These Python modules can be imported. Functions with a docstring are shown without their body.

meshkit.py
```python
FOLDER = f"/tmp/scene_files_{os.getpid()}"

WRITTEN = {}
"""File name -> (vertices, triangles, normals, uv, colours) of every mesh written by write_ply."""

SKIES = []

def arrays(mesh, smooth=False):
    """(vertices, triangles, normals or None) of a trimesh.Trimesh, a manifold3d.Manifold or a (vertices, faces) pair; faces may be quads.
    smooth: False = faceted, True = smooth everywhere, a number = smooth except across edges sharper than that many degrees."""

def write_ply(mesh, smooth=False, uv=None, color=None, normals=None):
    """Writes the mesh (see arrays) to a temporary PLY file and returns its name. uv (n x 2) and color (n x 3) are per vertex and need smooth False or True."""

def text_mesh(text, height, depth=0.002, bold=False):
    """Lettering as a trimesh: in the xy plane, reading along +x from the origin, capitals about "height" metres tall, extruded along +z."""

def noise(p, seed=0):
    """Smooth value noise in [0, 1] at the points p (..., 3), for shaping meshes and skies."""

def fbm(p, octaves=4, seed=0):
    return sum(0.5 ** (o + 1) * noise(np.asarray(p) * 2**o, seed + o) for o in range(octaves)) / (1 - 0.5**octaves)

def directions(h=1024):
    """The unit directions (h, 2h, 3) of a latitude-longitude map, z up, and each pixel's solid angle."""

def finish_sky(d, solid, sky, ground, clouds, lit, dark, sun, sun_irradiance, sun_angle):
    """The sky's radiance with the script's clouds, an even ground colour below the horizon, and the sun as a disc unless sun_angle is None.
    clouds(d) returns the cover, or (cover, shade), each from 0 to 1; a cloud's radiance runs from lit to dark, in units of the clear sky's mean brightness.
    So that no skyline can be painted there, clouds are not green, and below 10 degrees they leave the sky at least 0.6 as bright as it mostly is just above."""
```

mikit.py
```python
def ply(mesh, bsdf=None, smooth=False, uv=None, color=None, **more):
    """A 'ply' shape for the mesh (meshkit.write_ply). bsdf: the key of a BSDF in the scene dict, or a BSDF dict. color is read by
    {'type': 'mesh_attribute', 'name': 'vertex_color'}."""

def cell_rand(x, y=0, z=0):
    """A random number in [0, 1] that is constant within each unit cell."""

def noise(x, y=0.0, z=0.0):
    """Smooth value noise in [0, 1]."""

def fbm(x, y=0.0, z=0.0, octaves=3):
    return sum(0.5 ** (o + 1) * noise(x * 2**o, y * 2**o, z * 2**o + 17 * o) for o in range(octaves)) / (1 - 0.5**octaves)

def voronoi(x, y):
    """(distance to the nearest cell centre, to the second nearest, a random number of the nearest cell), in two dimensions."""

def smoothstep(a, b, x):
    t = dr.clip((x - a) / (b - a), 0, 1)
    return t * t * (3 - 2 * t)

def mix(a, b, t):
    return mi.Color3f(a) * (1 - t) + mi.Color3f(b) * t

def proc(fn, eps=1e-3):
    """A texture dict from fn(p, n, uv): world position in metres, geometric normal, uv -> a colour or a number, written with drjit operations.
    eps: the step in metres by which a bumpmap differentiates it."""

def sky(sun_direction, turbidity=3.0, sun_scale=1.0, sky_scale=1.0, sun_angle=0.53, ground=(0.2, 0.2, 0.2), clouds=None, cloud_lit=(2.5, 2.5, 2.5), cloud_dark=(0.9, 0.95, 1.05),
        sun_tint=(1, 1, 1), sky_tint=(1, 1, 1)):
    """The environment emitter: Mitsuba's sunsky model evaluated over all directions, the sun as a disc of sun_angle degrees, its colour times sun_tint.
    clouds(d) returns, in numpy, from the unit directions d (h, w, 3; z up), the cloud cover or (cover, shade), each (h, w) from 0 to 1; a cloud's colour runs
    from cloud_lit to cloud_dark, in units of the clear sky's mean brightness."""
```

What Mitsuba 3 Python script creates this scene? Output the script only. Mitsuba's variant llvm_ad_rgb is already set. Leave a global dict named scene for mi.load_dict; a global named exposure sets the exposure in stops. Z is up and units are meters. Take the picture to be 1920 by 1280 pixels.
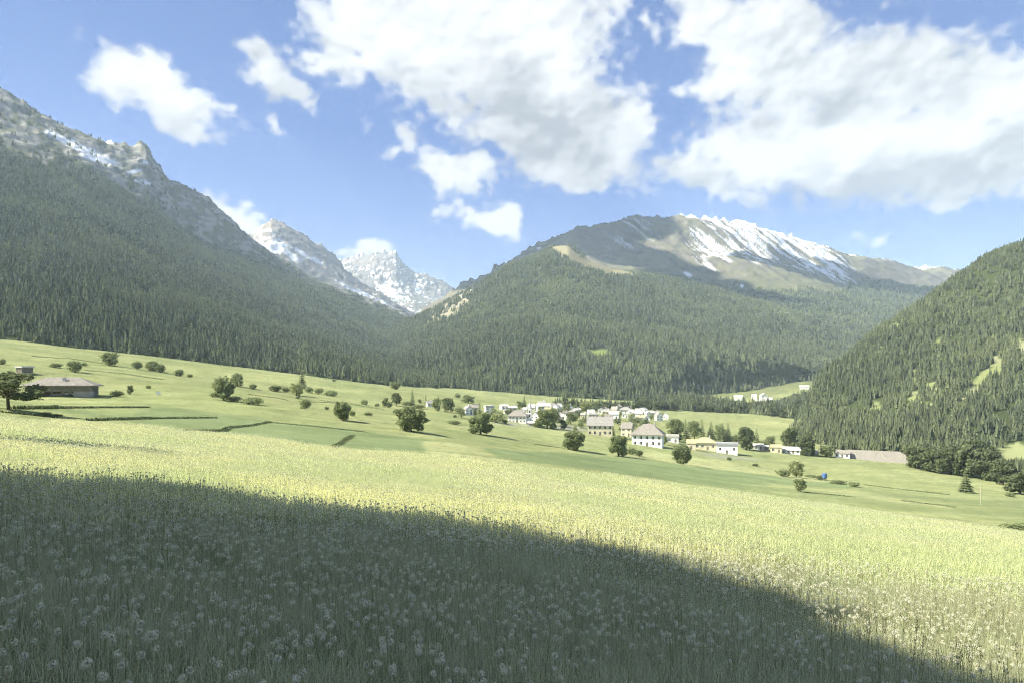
import math, random
import numpy as np
import trimesh
import drjit as dr
import mitsuba as mi
import mikit, meshkit
from mikit import proc, noise, fbm, voronoi, cell_rand, smoothstep, mix
from scipy.interpolate import RBFInterpolator, PchipInterpolator
from scipy.ndimage import gaussian_filter

T = mi.ScalarTransform4f
scene, labels = {}, {}
rng = np.random.default_rng(7)
random.seed(7)

# ------------------------------------------------------------------ camera, sky, exposure
F, H0, CX = 1387.0, 700.0, 960.0            # focal length and horizon in pixels of a 1920-wide picture
EYE = np.array([0.0, 0.0, 0.0])
scene['camera'] = {'type': 'perspective', 'fov': math.degrees(2 * math.atan(960 / F)), 'fov_axis': 'x',
                   'near_clip': 0.3, 'far_clip': 40000.0, 'principal_point_offset_y': -(H0 - 640) / 1280,
                   'to_world': T().look_at(origin=[0, 0, 0], target=[0, 1, 0], up=[0, 0, 1]),
                   'medium': {'type': 'ref', 'id': 'air'}}
SUN = np.array([-0.86, -0.15, 0.80])
SUN = SUN / np.linalg.norm(SUN)
exposure = 3.35

def azel(px, py):
    x, z = (px - CX) / F, (H0 - py) / F
    return math.degrees(math.atan(x)), math.degrees(math.atan(z / math.hypot(1, x)))

# cumulus: centre, half sizes and tilt of each lump, as azimuth and elevation in degrees (converted from sightings)
LUMPS = [  # px, py, rx, ry, tilt(deg, + = falls to the right), strength
    (700, 55, 125, 80, 15, 1), (850, 90, 190, 110, 20, 1), (985, 150, 160, 140, 25, 1), (1110, 250, 135, 90, 35, 1), (1070, 315, 95, 48, 10, 1),
    (900, 10, 260, 80, 0, 1), (1180, 215, 60, 60, 30, .9), (970, 255, 110, 60, 35, .9), (650, 110, 80, 45, 0, .8), (1130, 50, 75, 65, 0, .56), (1235, 40, 34, 34, 0, .6),
    (1180, 130, 36, 50, 20, .48), (1215, 300, 45, 45, 0, .6),
    (262, 150, 80, 45, 15, 1), (320, 185, 88, 42, 20, 1), (330, 225, 62, 26, 32, .75), (375, 258, 26, 17, 20, .6), (380, 190, 40, 25, 10, .7), (180, 178, 40, 14, 20, .35),
    (515, 140, 54, 48, 20, .82), (555, 180, 28, 32, 40, .7), (513, 228, 26, 11, 20, .6), (690, 228, 50, 20, 0, .42), (660, 150, 50, 26, 10, .5),
    (780, 250, 34, 32, 0, .66), (735, 272, 42, 18, -20, .62), (848, 320, 68, 42, 8, .95), (905, 342, 40, 20, 10, .6), (955, 332, 34, 10, 0, .5),
    (937, 412, 52, 31, 0, .98), (868, 402, 50, 20, 0, .62), (815, 398, 34, 16, 0, .5), (825, 420, 26, 12, 0, .4),
    (430, 388, 46, 32, 20, .78), (462, 425, 44, 26, 35, .78), (484, 440, 22, 20, 0, .6), (702, 478, 46, 15, 0, .8), (725, 484, 30, 9, 0, .7),
    (1365, 130, 72, 50, 5, 1), (1335, 20, 75, 48, 0, .85), (1420, 70, 125, 85, 15, .92), (1480, 150, 130, 75, 20, .92), (1600, 140, 160, 75, 8, .95), (1700, 160, 110, 85, 0, .95),
    (1860, 185, 120, 78, 5, 1), (1790, 260, 210, 92, 0, 1), (1600, 270, 190, 92, 0, 1), (1450, 275, 150, 82, 0, 1), (1300, 325, 90, 45, 10, .85), (1390, 330, 70, 30, 0, .7), (1600, 340, 130, 32, 0, .8),
    (1755, 80, 18, 38, 30, .5), (1720, 110, 40, 30, 0, .6), (1360, 225, 60, 35, 0, .5), (1960, 260, 110, 90, 0, .9), (1345, 285, 60, 30, 0, .6),
    (1825, 328, 92, 38, -22, .9), (1900, 350, 50, 30, -10, .6), (1905, 300, 50, 30, 0, .6), (1615, 460, 26, 12, 0, .5), (1740, 500, 16, 6, 0, .4)]
GREY = [(1000, 225, 130, 60, 30, 1), (1050, 300, 170, 40, 8, .8), (880, 190, 150, 38, 25, .55), (1100, 215, 70, 60, 40, .7), (1700, 345, 260, 42, -8, 1), (1860, 285, 130, 34, -20, .9), (1560, 205, 160, 30, 5, .6),
        (1500, 100, 90, 60, 10, .45), (1660, 130, 110, 60, 0, .5), (1440, 170, 90, 35, 0, .5), (900, 20, 120, 50, 0, .25), (340, 220, 80, 26, 20, .35), (530, 160, 40, 40, 0, .4), (1300, 345, 90, 30, 0, .4)]

def clouds(d):
    az = np.degrees(np.arctan2(d[..., 0], d[..., 1]))
    el = np.degrees(np.arcsin(np.clip(d[..., 2], -1, 1)))
    near = (np.abs(az) < 60) & (el < 50)
    q = np.stack([az * 0.42 * np.cos(np.radians(el)), el * 0.55, np.zeros_like(az)], -1)
    n1, n2 = meshkit.fbm(q, 6, 3), meshkit.fbm(q + 31.7, 6, 9)
    wa, we = az + (n1 - .5) * 5.0, el + (n2 - .5) * 4.0
    det = meshkit.fbm(q * 2.2 + 5, 4, 21)

    def field(lumps, a, e, soft):
        out = np.full(az.shape, 0.0)
        for px, py, rx, ry, tilt, s in lumps:
            a0, e0 = azel(px, py)
            ra, re = math.degrees(rx / F) * 1.0, math.degrees(ry / F)
            c, si = math.cos(math.radians(tilt)), math.sin(math.radians(tilt))
            da, de = a - a0, e - e0
            u, v = (da * c - de * si) / ra, (da * si + de * c) / re
            out = np.maximum(out, s * np.exp(-(u * u + v * v) * soft))
        return out
    bil = 1 - np.abs(2 * meshkit.fbm(q * 1.9 + 3, 5, 27) - 1)
    f = np.where(near, field(LUMPS, wa, we, 0.75), 0)
    # the same kind of cumulus over the rest of the sky
    qq = np.stack([d[..., 0], d[..., 1], 1.6 * d[..., 2]], -1) / np.maximum(d[..., 2:3] + .25, .1) * 1.5
    far = meshkit.fbm(qq, 6, 5) * smooth_np(3, 12, el)
    away = np.clip(np.maximum((np.abs(az) - 37) / 10, (el - 28) / 6), 0, 1)
    f = np.maximum(f * (1 - away), away * smooth_np(.45, .75, far))
    body = f + (det - .5) * .42 + (bil - .7) * .30
    cover = smooth_np(.36, .72, body) * smooth_np(.16, .50, f + .3 * (det - .3))
    grey = field(GREY, wa, we, 0.6)
    q2 = q + np.array([-.10, .16, 0])                     # towards the sun: lumps are brighter on that side
    relief = (meshkit.fbm(q2 * 1.9 + 3, 5, 27) - meshkit.fbm(q * 1.9 + 3, 5, 27)) * 1.0 + (meshkit.fbm(q2 * .8 + 8, 4, 14) - meshkit.fbm(q * .8 + 8, 4, 14)) * 1.1
    shade = np.clip(grey * .95 + relief + (meshkit.fbm(q * 1.2 + 11, 5, 2) - .5) * .8 + .14 - .36 * smooth_np(.6, 1, f) * (1 - grey), 0, 1)
    return cover, shade

def smooth_np(a, b, x):
    t = np.clip((x - a) / (b - a), 0, 1)
    return t * t * (3 - 2 * t)

scene['sky'] = mikit.sky(SUN.tolist(), turbidity=3.0, clouds=clouds, cloud_lit=(3.35, 3.4, 3.42), cloud_dark=(1.62, 1.72, 1.86), sky_tint=(.235, .282, .43), sun_tint=(.88, 1.0, 1.08))
HAZE = 7.2e-5
scene['air'] = {'type': 'homogeneous', 'albedo': {'type': 'rgb', 'value': [.64, .80, 1.0]}, 'sigma_t': HAZE}

# ------------------------------------------------------------------ small helpers
def P(px, py, d):
    return np.array([(px - CX) / F * d, d, (H0 - py) / F * d])

def numbered(name):
    if name not in used:
        used[name] = 0
        return name
    used[name] += 1
    return f'{name}_{used[name]:03d}'
used = {}

def tag(key, label, category=None, group=None, kind=None):
    labels[key] = {k: v for k, v in (('label', label), ('category', category), ('group', group), ('kind', kind)) if v}

def diffuse(c):
    return {'type': 'twosided', 'bsdf': {'type': 'diffuse', 'reflectance': {'type': 'rgb', 'value': list(c)}}}

VCOL = {'type': 'mesh_attribute', 'name': 'vertex_color'}
scene['leaf_matter'] = {'type': 'twosided', 'bsdf': {'type': 'diffuse', 'reflectance': VCOL}}
scene['leaf_spray'] = {'type': 'principledthin', 'base_color': VCOL, 'roughness': .6, 'spec_trans': 0.0, 'diff_trans': 0.9, 'eta': 1.3}

def grid_faces(nv, nu):
    i, j = np.meshgrid(np.arange(nv - 1), np.arange(nu - 1), indexing='ij')
    a = (i * nu + j).ravel()
    return np.vstack([np.stack([a, a + 1, a + nu + 1], 1), np.stack([a, a + nu + 1, a + nu], 1)])

# ------------------------------------------------------------------ the ground of the valley
def near_plane(x, y):
    return -1.70 - 0.109 * x - 0.126 * y
GP = []
for x in (-14, -7, 0, 7, 14):
    for y in (-12, 2, 12, 25, 40):
        GP.append((x, y, near_plane(x, y)))
for x, y in ((-30, 45), (-20, 55), (0, 60), (25, 45), (35, 60), (-25, 25), (-45, 20), (-45, -10), (45, 20), (45, -10), (-30, -60), (30, -60), (0, -40), (-120, -60), (120, -60)):
    GP.append((x, y, near_plane(max(-60, min(60, x)), max(-40, y))))
for px, py, d in ((130, 764, 185), (20, 766, 190), (350, 784, 160), (470, 797, 150), (650, 828, 125), (100, 741, 235), (200, 690, 340), (0, 648, 440), (400, 704, 470), (420, 746, 240),
                  (570, 700, 580), (600, 765, 270), (770, 805, 235), (640, 785, 245), (900, 811, 265), (1075, 841, 295), (1160, 852, 300), (1215, 833, 400), (1280, 867, 315),
                  (980, 792, 450), (1050, 762, 620), (900, 747, 830), (700, 723, 780), (1150, 782, 560), (1340, 850, 430), (1450, 850, 460), (1600, 862, 440), (1490, 899, 300),
                  (1700, 872, 420), (1810, 921, 260), (1900, 932, 255), (1910, 990, 115), (1300, 880, 220), (1000, 858, 140), (1500, 940, 150), (1920, 960, 165), (800, 833, 140), (880, 832, 170), (1150, 870, 190),
                  (1350, 805, 800), (1480, 800, 820), (1300, 782, 900), (1300, 738, 1500), (1530, 715, 1700), (1400, 745, 1600), (1530, 700, 1900), (1250, 742, 1500), (1120, 752, 1000),
                  (300, 830, 75), (100, 806, 80), (560, 835, 105), (-300, 640, 300), (-300, 700, 150), (-200, 610, 600), (-700, 700, 250), (2200, 960, 300), (2300, 1050, 110), (2100, 890, 600), (1905, 855, 560), (2000, 850, 800)):
    GP.append(tuple(P(px, py, d)))
GP = np.array(GP)
_r = lambda xy: np.asarray(xy, float) / 100.0
_ground = RBFInterpolator(_r(GP[:, :2]), GP[:, 2], kernel='linear', smoothing=0.02)

def ground_raw(x, y):
    x, y = np.asarray(x, float), np.asarray(y, float)
    r = np.hypot(x, y)
    k = np.minimum(1, 2300 / np.maximum(r, 1))          # beyond two kilometres it goes on level
    return _ground(_r(np.stack([(x * k).ravel(), (y * k).ravel()], -1))).reshape(x.shape)

# a fine table of the ground in polar steps, softened, so that every look-up is cheap and smooth
_az = np.radians(np.concatenate([np.linspace(-180, -50, 66)[:-1], np.linspace(-50, 50, 601), np.linspace(50, 180, 66)[1:]]))
_rr = np.concatenate([[0.0], np.geomspace(1.2, 2600, 330), [3500, 6000, 11000]])
_A, _R = np.meshgrid(_az, _rr)
_X, _Y = _R * np.sin(_A), _R * np.cos(_A)
_Z = ground_raw(_X, _Y)
_w = smooth_np(14, 60, _R)
_Zs = gaussian_filter(_Z, (5, 5), mode='nearest')
_Z = _Z * (1 - _w) + _Zs * _w
_wn = 1 - smooth_np(14, 45, np.hypot(_X, _Y))
_Z = _Z * (1 - _wn) + near_plane(_X, _Y) * _wn
_bump = (meshkit.fbm(np.stack([_X / 30, _Y / 30, 0 * _X], -1), 3, 4) - .5)
_Z = _Z + _bump * np.clip(_R / 150, 0, 1.5) * 1.6 + (meshkit.fbm(np.stack([_X / 4, _Y / 4, 0 * _X], -1), 2, 8) - .5) * .18 * (_R < 60)
from scipy.interpolate import RegularGridInterpolator
_look = RegularGridInterpolator((_rr, _az), _Z, bounds_error=False, fill_value=None)

def gz(x, y):
    x, y = np.asarray(x, float), np.asarray(y, float)
    return _look(np.stack([np.clip(np.hypot(x, y), 0, 10900), np.arctan2(x, y)], -1))

def on_ground(px, py, d0=40.0, d1=2500.0):
    """Where the sight line through a pixel meets the ground."""
    d = np.geomspace(d0, d1, 4000)
    x, z = (px - CX) / F * d, (H0 - py) / F * d
    below = z <= gz(x, d)
    k = int(np.argmax(below)) if below.any() else len(d) - 1
    return np.array([x[k], d[k], float(gz(x[k], d[k]))])

verts = np.stack([_X, _Y, _Z], -1).reshape(-1, 3)
scene_ground_done = True
ground_mesh = (verts, grid_faces(len(_rr), len(_az))[:, ::-1])

# ------------------------------------------------------------------ mountains: lofted from foot over the ridge to the far side
def loft(rows, px0, px1, nu, nv, rough=0.0, freq=1 / 300, ridged=0.0, seed=0, fine=0.0, gully=0.0, jag=0.0, crag=0.0):
    px = np.linspace(px0, px1, nu)
    pts = []
    for row in rows:
        r = np.array(row, float)
        py, d = np.interp(px, r[:, 0], r[:, 1]), np.interp(px, r[:, 0], r[:, 2])
        d = gaussian_filter(d, nu / 60, mode='nearest')
        pts.append(np.stack([(px - CX) / F * d, d, (H0 - py) / F * d], -1))
    pts = np.array(pts)
    s = np.linspace(0, len(rows) - 1, nv)
    V = PchipInterpolator(np.arange(len(rows)), pts, axis=0)(s)
    if rough or ridged:
        q = V * freq
        f = meshkit.fbm(q, 6, seed) - .5
        rg = 1 - np.abs(2 * meshkit.fbm(q * .8 + 7.3, 6, seed + 11) - 1)
        w = smooth_np(0.15, .8, s / max(1, len(rows) - 2))[:, None]
        V[..., 2] += w * (rough * f + ridged * (rg - .75)) + fine * (meshkit.fbm(V / 45, 4, seed + 5) - .5) * w
    if gully:                                              # ribs and gullies down the fall line
        c = px[None, :] + (s[:, None] - 4) * 140
        rib = 1 - np.abs(2 * meshkit.fbm(np.stack([c / 24, s[:, None] * .9 + 0 * c, 0 * c], -1), 4, 51) - 1)
        V[..., 2] += gully * (rib - .8) * smooth_np(1.6, 2.8, s)[:, None] * smooth_np(4.4, 3.9, s)[:, None]
    if crag:                                               # ledges and buttresses of the bare rock
        k1 = 1 - np.abs(2 * meshkit.fbm(V / 110, 4, seed + 70) - 1)
        V[..., 2] += crag * (k1 - .75) * smooth_np(2.9, 3.2, s)[:, None] * smooth_np(4.5, 4.0, s)[:, None]
    if jag:                                                # broken teeth along the crest
        top = len(rows) - 2
        tooth = meshkit.fbm(np.stack([px / 9, 0 * px, 0 * px], -1), 4, seed + 60) - .5
        V[..., 2] += jag * tooth[None, :] * np.exp(-((s - top) / .16) ** 2)[:, None]
    return V, np.broadcast_to(s[:, None], V.shape[:2]), np.broadcast_to(px, V.shape[:2])

def back(row, k=1.35, drop=260):
    return [(px, H0 - ((H0 - py) * d - drop * F) / (d * k), d * k) for px, py, d in row]

A_ridge = [(-500, -60, 2500), (-200, 85, 2800), (0, 185, 3000), (60, 222, 3050), (130, 262, 3120), (200, 281, 3180), (250, 282, 3240), (266, 277, 3250), (276, 279, 3260), (286, 304, 3270), (300, 318, 3300), (318, 350, 3330), (380, 376, 3450), (420, 404, 3520),
           (455, 440, 3580), (480, 464, 3650), (540, 505, 3750), (600, 540, 3850), (680, 568, 3950), (760, 594, 4050), (840, 640, 4100), (960, 720, 3800), (1100, 800, 3600)]
A_tree = [(-500, 120, 1900), (0, 290, 2150), (60, 303, 2200), (140, 330, 2300), (220, 372, 2400), (300, 415, 2600), (380, 455, 2850), (455, 480, 3150), (540, 520, 3350), (680, 578, 3600), (760, 604, 3700), (840, 650, 3650), (1100, 800, 3000)]
A_mid = [(-500, 420, 1100), (0, 475, 1250), (200, 500, 1350), (400, 560, 1600), (600, 630, 1900), (760, 672, 2100), (850, 705, 2000), (1100, 800, 1600)]
A_foot = [(-500, 625, 520), (0, 643, 600), (100, 655, 620), (200, 678, 650), (300, 690, 680), (400, 702, 720), (480, 724, 720), (558, 734, 740), (574, 704, 800), (700, 722, 860), (800, 734, 960), (900, 746, 1080), (1100, 800, 1100)]
A_toe = [(-500, 720, 430), (0, 735, 480), (570, 770, 620), (900, 810, 800), (1100, 860, 850)]

B_ridge = [(330, 470, 5600), (440, 452, 5700), (476, 448, 5750), (490, 428, 5800), (508, 418, 5800), (530, 426, 5850), (560, 440, 5900), (600, 464, 5950), (640, 493, 6000), (680, 534, 6050), (720, 556, 6050), (775, 594, 6100), (860, 660, 6200)]
B_mid = [(330, 540, 5000), (476, 500, 5000), (560, 520, 5100), (640, 556, 5200), (720, 590, 5300), (775, 610, 5400), (860, 680, 5500)]
B_foot = [(330, 640, 4400), (560, 610, 4500), (720, 640, 4700), (860, 700, 4900)]

C_ridge = [(520, 540, 8800), (600, 500, 8900), (640, 489, 9000), (672, 482, 9000), (700, 474, 9000), (742, 480, 9050), (758, 500, 9100), (775, 516, 9100), (800, 522, 9200), (832, 536, 9300), (870, 560, 9300), (940, 600, 9300)]
C_mid = [(520, 590, 7600), (660, 560, 7600), (760, 568, 7800), (830, 572, 8000), (940, 640, 8000)]
C_foot = [(520, 680, 6600), (760, 640, 6600), (940, 690, 6800)]

D_ridge = [(700, 640, 4400), (770, 600, 4300), (800, 575, 4300), (830, 553, 4300), (866, 524, 4350), (920, 500, 4400), (985, 478, 4500), (1010, 466, 4500), (1070, 441, 4600), (1130, 433, 4650), (1190, 418, 4700), (1250, 417, 4750), (1270, 413, 4750),
           (1310, 417, 4800), (1340, 420, 4850), (1380, 424, 4900), (1440, 440, 5000), (1520, 464, 5200), (1600, 488, 5400), (1625, 492, 5500), (1700, 503, 5900), (1760, 511, 6100), (1830, 522, 6300), (2000, 560, 6500), (2200, 600, 6500)]
D_up = [(700, 650, 3900), (800, 588, 4000), (866, 545, 4000), (985, 500, 4050), (1070, 478, 4100), (1250, 478, 4150), (1400, 480, 4250), (1520, 505, 4450), (1600, 524, 4600), (1760, 540, 5000), (2000, 580, 5300), (2200, 620, 5300)]
D_mid = [(700, 680, 3300), (800, 620, 3300), (985, 560, 3400), (1100, 540, 3400), (1250, 548, 3400), (1400, 550, 3450), (1520, 560, 3500), (1640, 580, 3500), (1760, 590, 3700), (2000, 620, 4000), (2200, 640, 4000)]
D_foot = [(700, 740, 2500), (985, 690, 2600), (1250, 680, 2500), (1400, 660, 2500), (1560, 668, 2450), (1700, 640, 2700), (2000, 680, 3000), (2200, 690, 3000)]
D_toe = [(700, 800, 1800), (1250, 760, 1900), (1560, 735, 2000), (2000, 740, 2300), (2200, 740, 2300)]

S_ridge = [(640, 690, 2500), (720, 630, 2700), (790, 594, 3000), (850, 560, 3100), (900, 534, 3150), (940, 508, 3200), (1000, 486, 3250), (1040, 466, 3300), (1066, 464, 3300), (1100, 486, 3300), (1150, 508, 3250), (1250, 530, 3200), (1340, 550, 3100),
           (1450, 582, 2900), (1530, 612, 2800), (1600, 642, 2700), (1700, 690, 2600), (1900, 760, 2500)]
S_mid = [(640, 715, 1900), (790, 650, 2000), (900, 610, 2050), (1060, 570, 2100), (1250, 600, 2200), (1450, 640, 2200), (1600, 676, 2200), (1900, 770, 2100)]
S_low = [(640, 735, 1350), (790, 690, 1400), (900, 672, 1400), (1060, 660, 1450), (1250, 668, 1550), (1450, 680, 1750), (1600, 700, 1850), (1900, 780, 1700)]
S_foot = [(640, 766, 930), (790, 748, 960), (900, 760, 1000), (1060, 768, 1030), (1200, 760, 1150), (1270, 745, 1380), (1300, 735, 1500), (1400, 724, 1650), (1530, 702, 1850), (1600, 730, 1700), (1900, 800, 1500)]
S_toe = [(640, 830, 800), (900, 830, 850), (1200, 850, 900), (1400, 860, 1000), (1530, 850, 1150), (1900, 900, 1100)]

E_ridge = [(1440, 830, 720), (1490, 800, 800), (1515, 760, 900), (1545, 702, 1000), (1600, 662, 1080), (1660, 618, 1150), (1700, 594, 1200), (1740, 566, 1230), (1800, 522, 1280), (1850, 486, 1320), (1885, 472, 1340), (1920, 460, 1350), (2000, 430, 1370), (2200, 350, 1400), (2500, 250, 1450)]
E_up = [(1440, 836, 660), (1490, 812, 710), (1545, 752, 800), (1600, 722, 850), (1740, 660, 920), (1920, 590, 980), (2200, 520, 1000), (2500, 450, 1000)]
E_mid = [(1440, 842, 620), (1490, 826, 640), (1545, 802, 670), (1600, 788, 690), (1740, 752, 700), (1920, 710, 720), (2200, 680, 720), (2500, 640, 720)]
E_foot = [(1440, 850, 560), (1500, 838, 560), (1560, 852, 500), (1700, 862, 465), (1800, 862, 470), (1875, 838, 540), (1920, 826, 560), (2200, 790, 600), (2500, 780, 600)]
E_toe = [(1440, 880, 460), (1700, 900, 400), (1920, 890, 450), (2200, 880, 450), (2500, 880, 450)]

HILLS = {}
HILLS['left_mountain'] = loft([A_toe, A_foot, A_mid, A_tree, A_ridge, back(A_ridge)], -480, 1080, 640, 320, rough=55, freq=1 / 420, ridged=44, seed=1, fine=24, jag=60, crag=34)
HILLS['rocky_peak'] = loft([B_foot, B_mid, B_ridge, back(B_ridge)], 335, 855, 340, 180, rough=110, freq=1 / 420, ridged=70, seed=2, fine=40, jag=90)
HILLS['snowy_peak'] = loft([C_foot, C_mid, C_ridge, back(C_ridge)], 525, 935, 320, 180, rough=170, freq=1 / 600, ridged=110, seed=3, fine=56, jag=130)
HILLS['far_mountain'] = loft([D_toe, D_foot, D_mid, D_up, D_ridge, back(D_ridge)], 705, 2190, 860, 260, rough=90, freq=1 / 520, ridged=95, seed=4, fine=26, gully=34, jag=70)
HILLS['middle_mountain'] = loft([S_toe, S_foot, S_low, S_mid, S_ridge, back(S_ridge, 1.2, 200)], 645, 1890, 380, 220, rough=40, freq=1 / 350, ridged=22, seed=5, fine=5)
HILLS['right_hill'] = loft([E_toe, E_foot, E_mid, E_up, E_ridge, back(E_ridge, 1.4, 150)], 1445, 2490, 260, 200, rough=22, freq=1 / 150, ridged=8, seed=6, fine=3)


# ------------------------------------------------------------------ land cover of the mountains (colour per vertex from noise along the slopes)
def lerp(a, b, t):
    return np.asarray(a) * (1 - t[..., None]) + np.asarray(b) * t[..., None]

def blob(px, py, V, cx, cy, rx, ry, tilt=0.0):
    """1 inside an ellipse on the slope, softened and frayed by noise."""
    c, s_ = math.cos(math.radians(tilt)), math.sin(math.radians(tilt))
    u, v = ((px - cx) * c + (py - cy) * s_) / rx, ((py - cy) * c - (px - cx) * s_) / ry
    return smooth_np(1.25, .75, np.hypot(u, v) + (meshkit.fbm(np.stack([px / 9, py / 9, 0 * px], -1), 3, 3) - .5) * .9)

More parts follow.
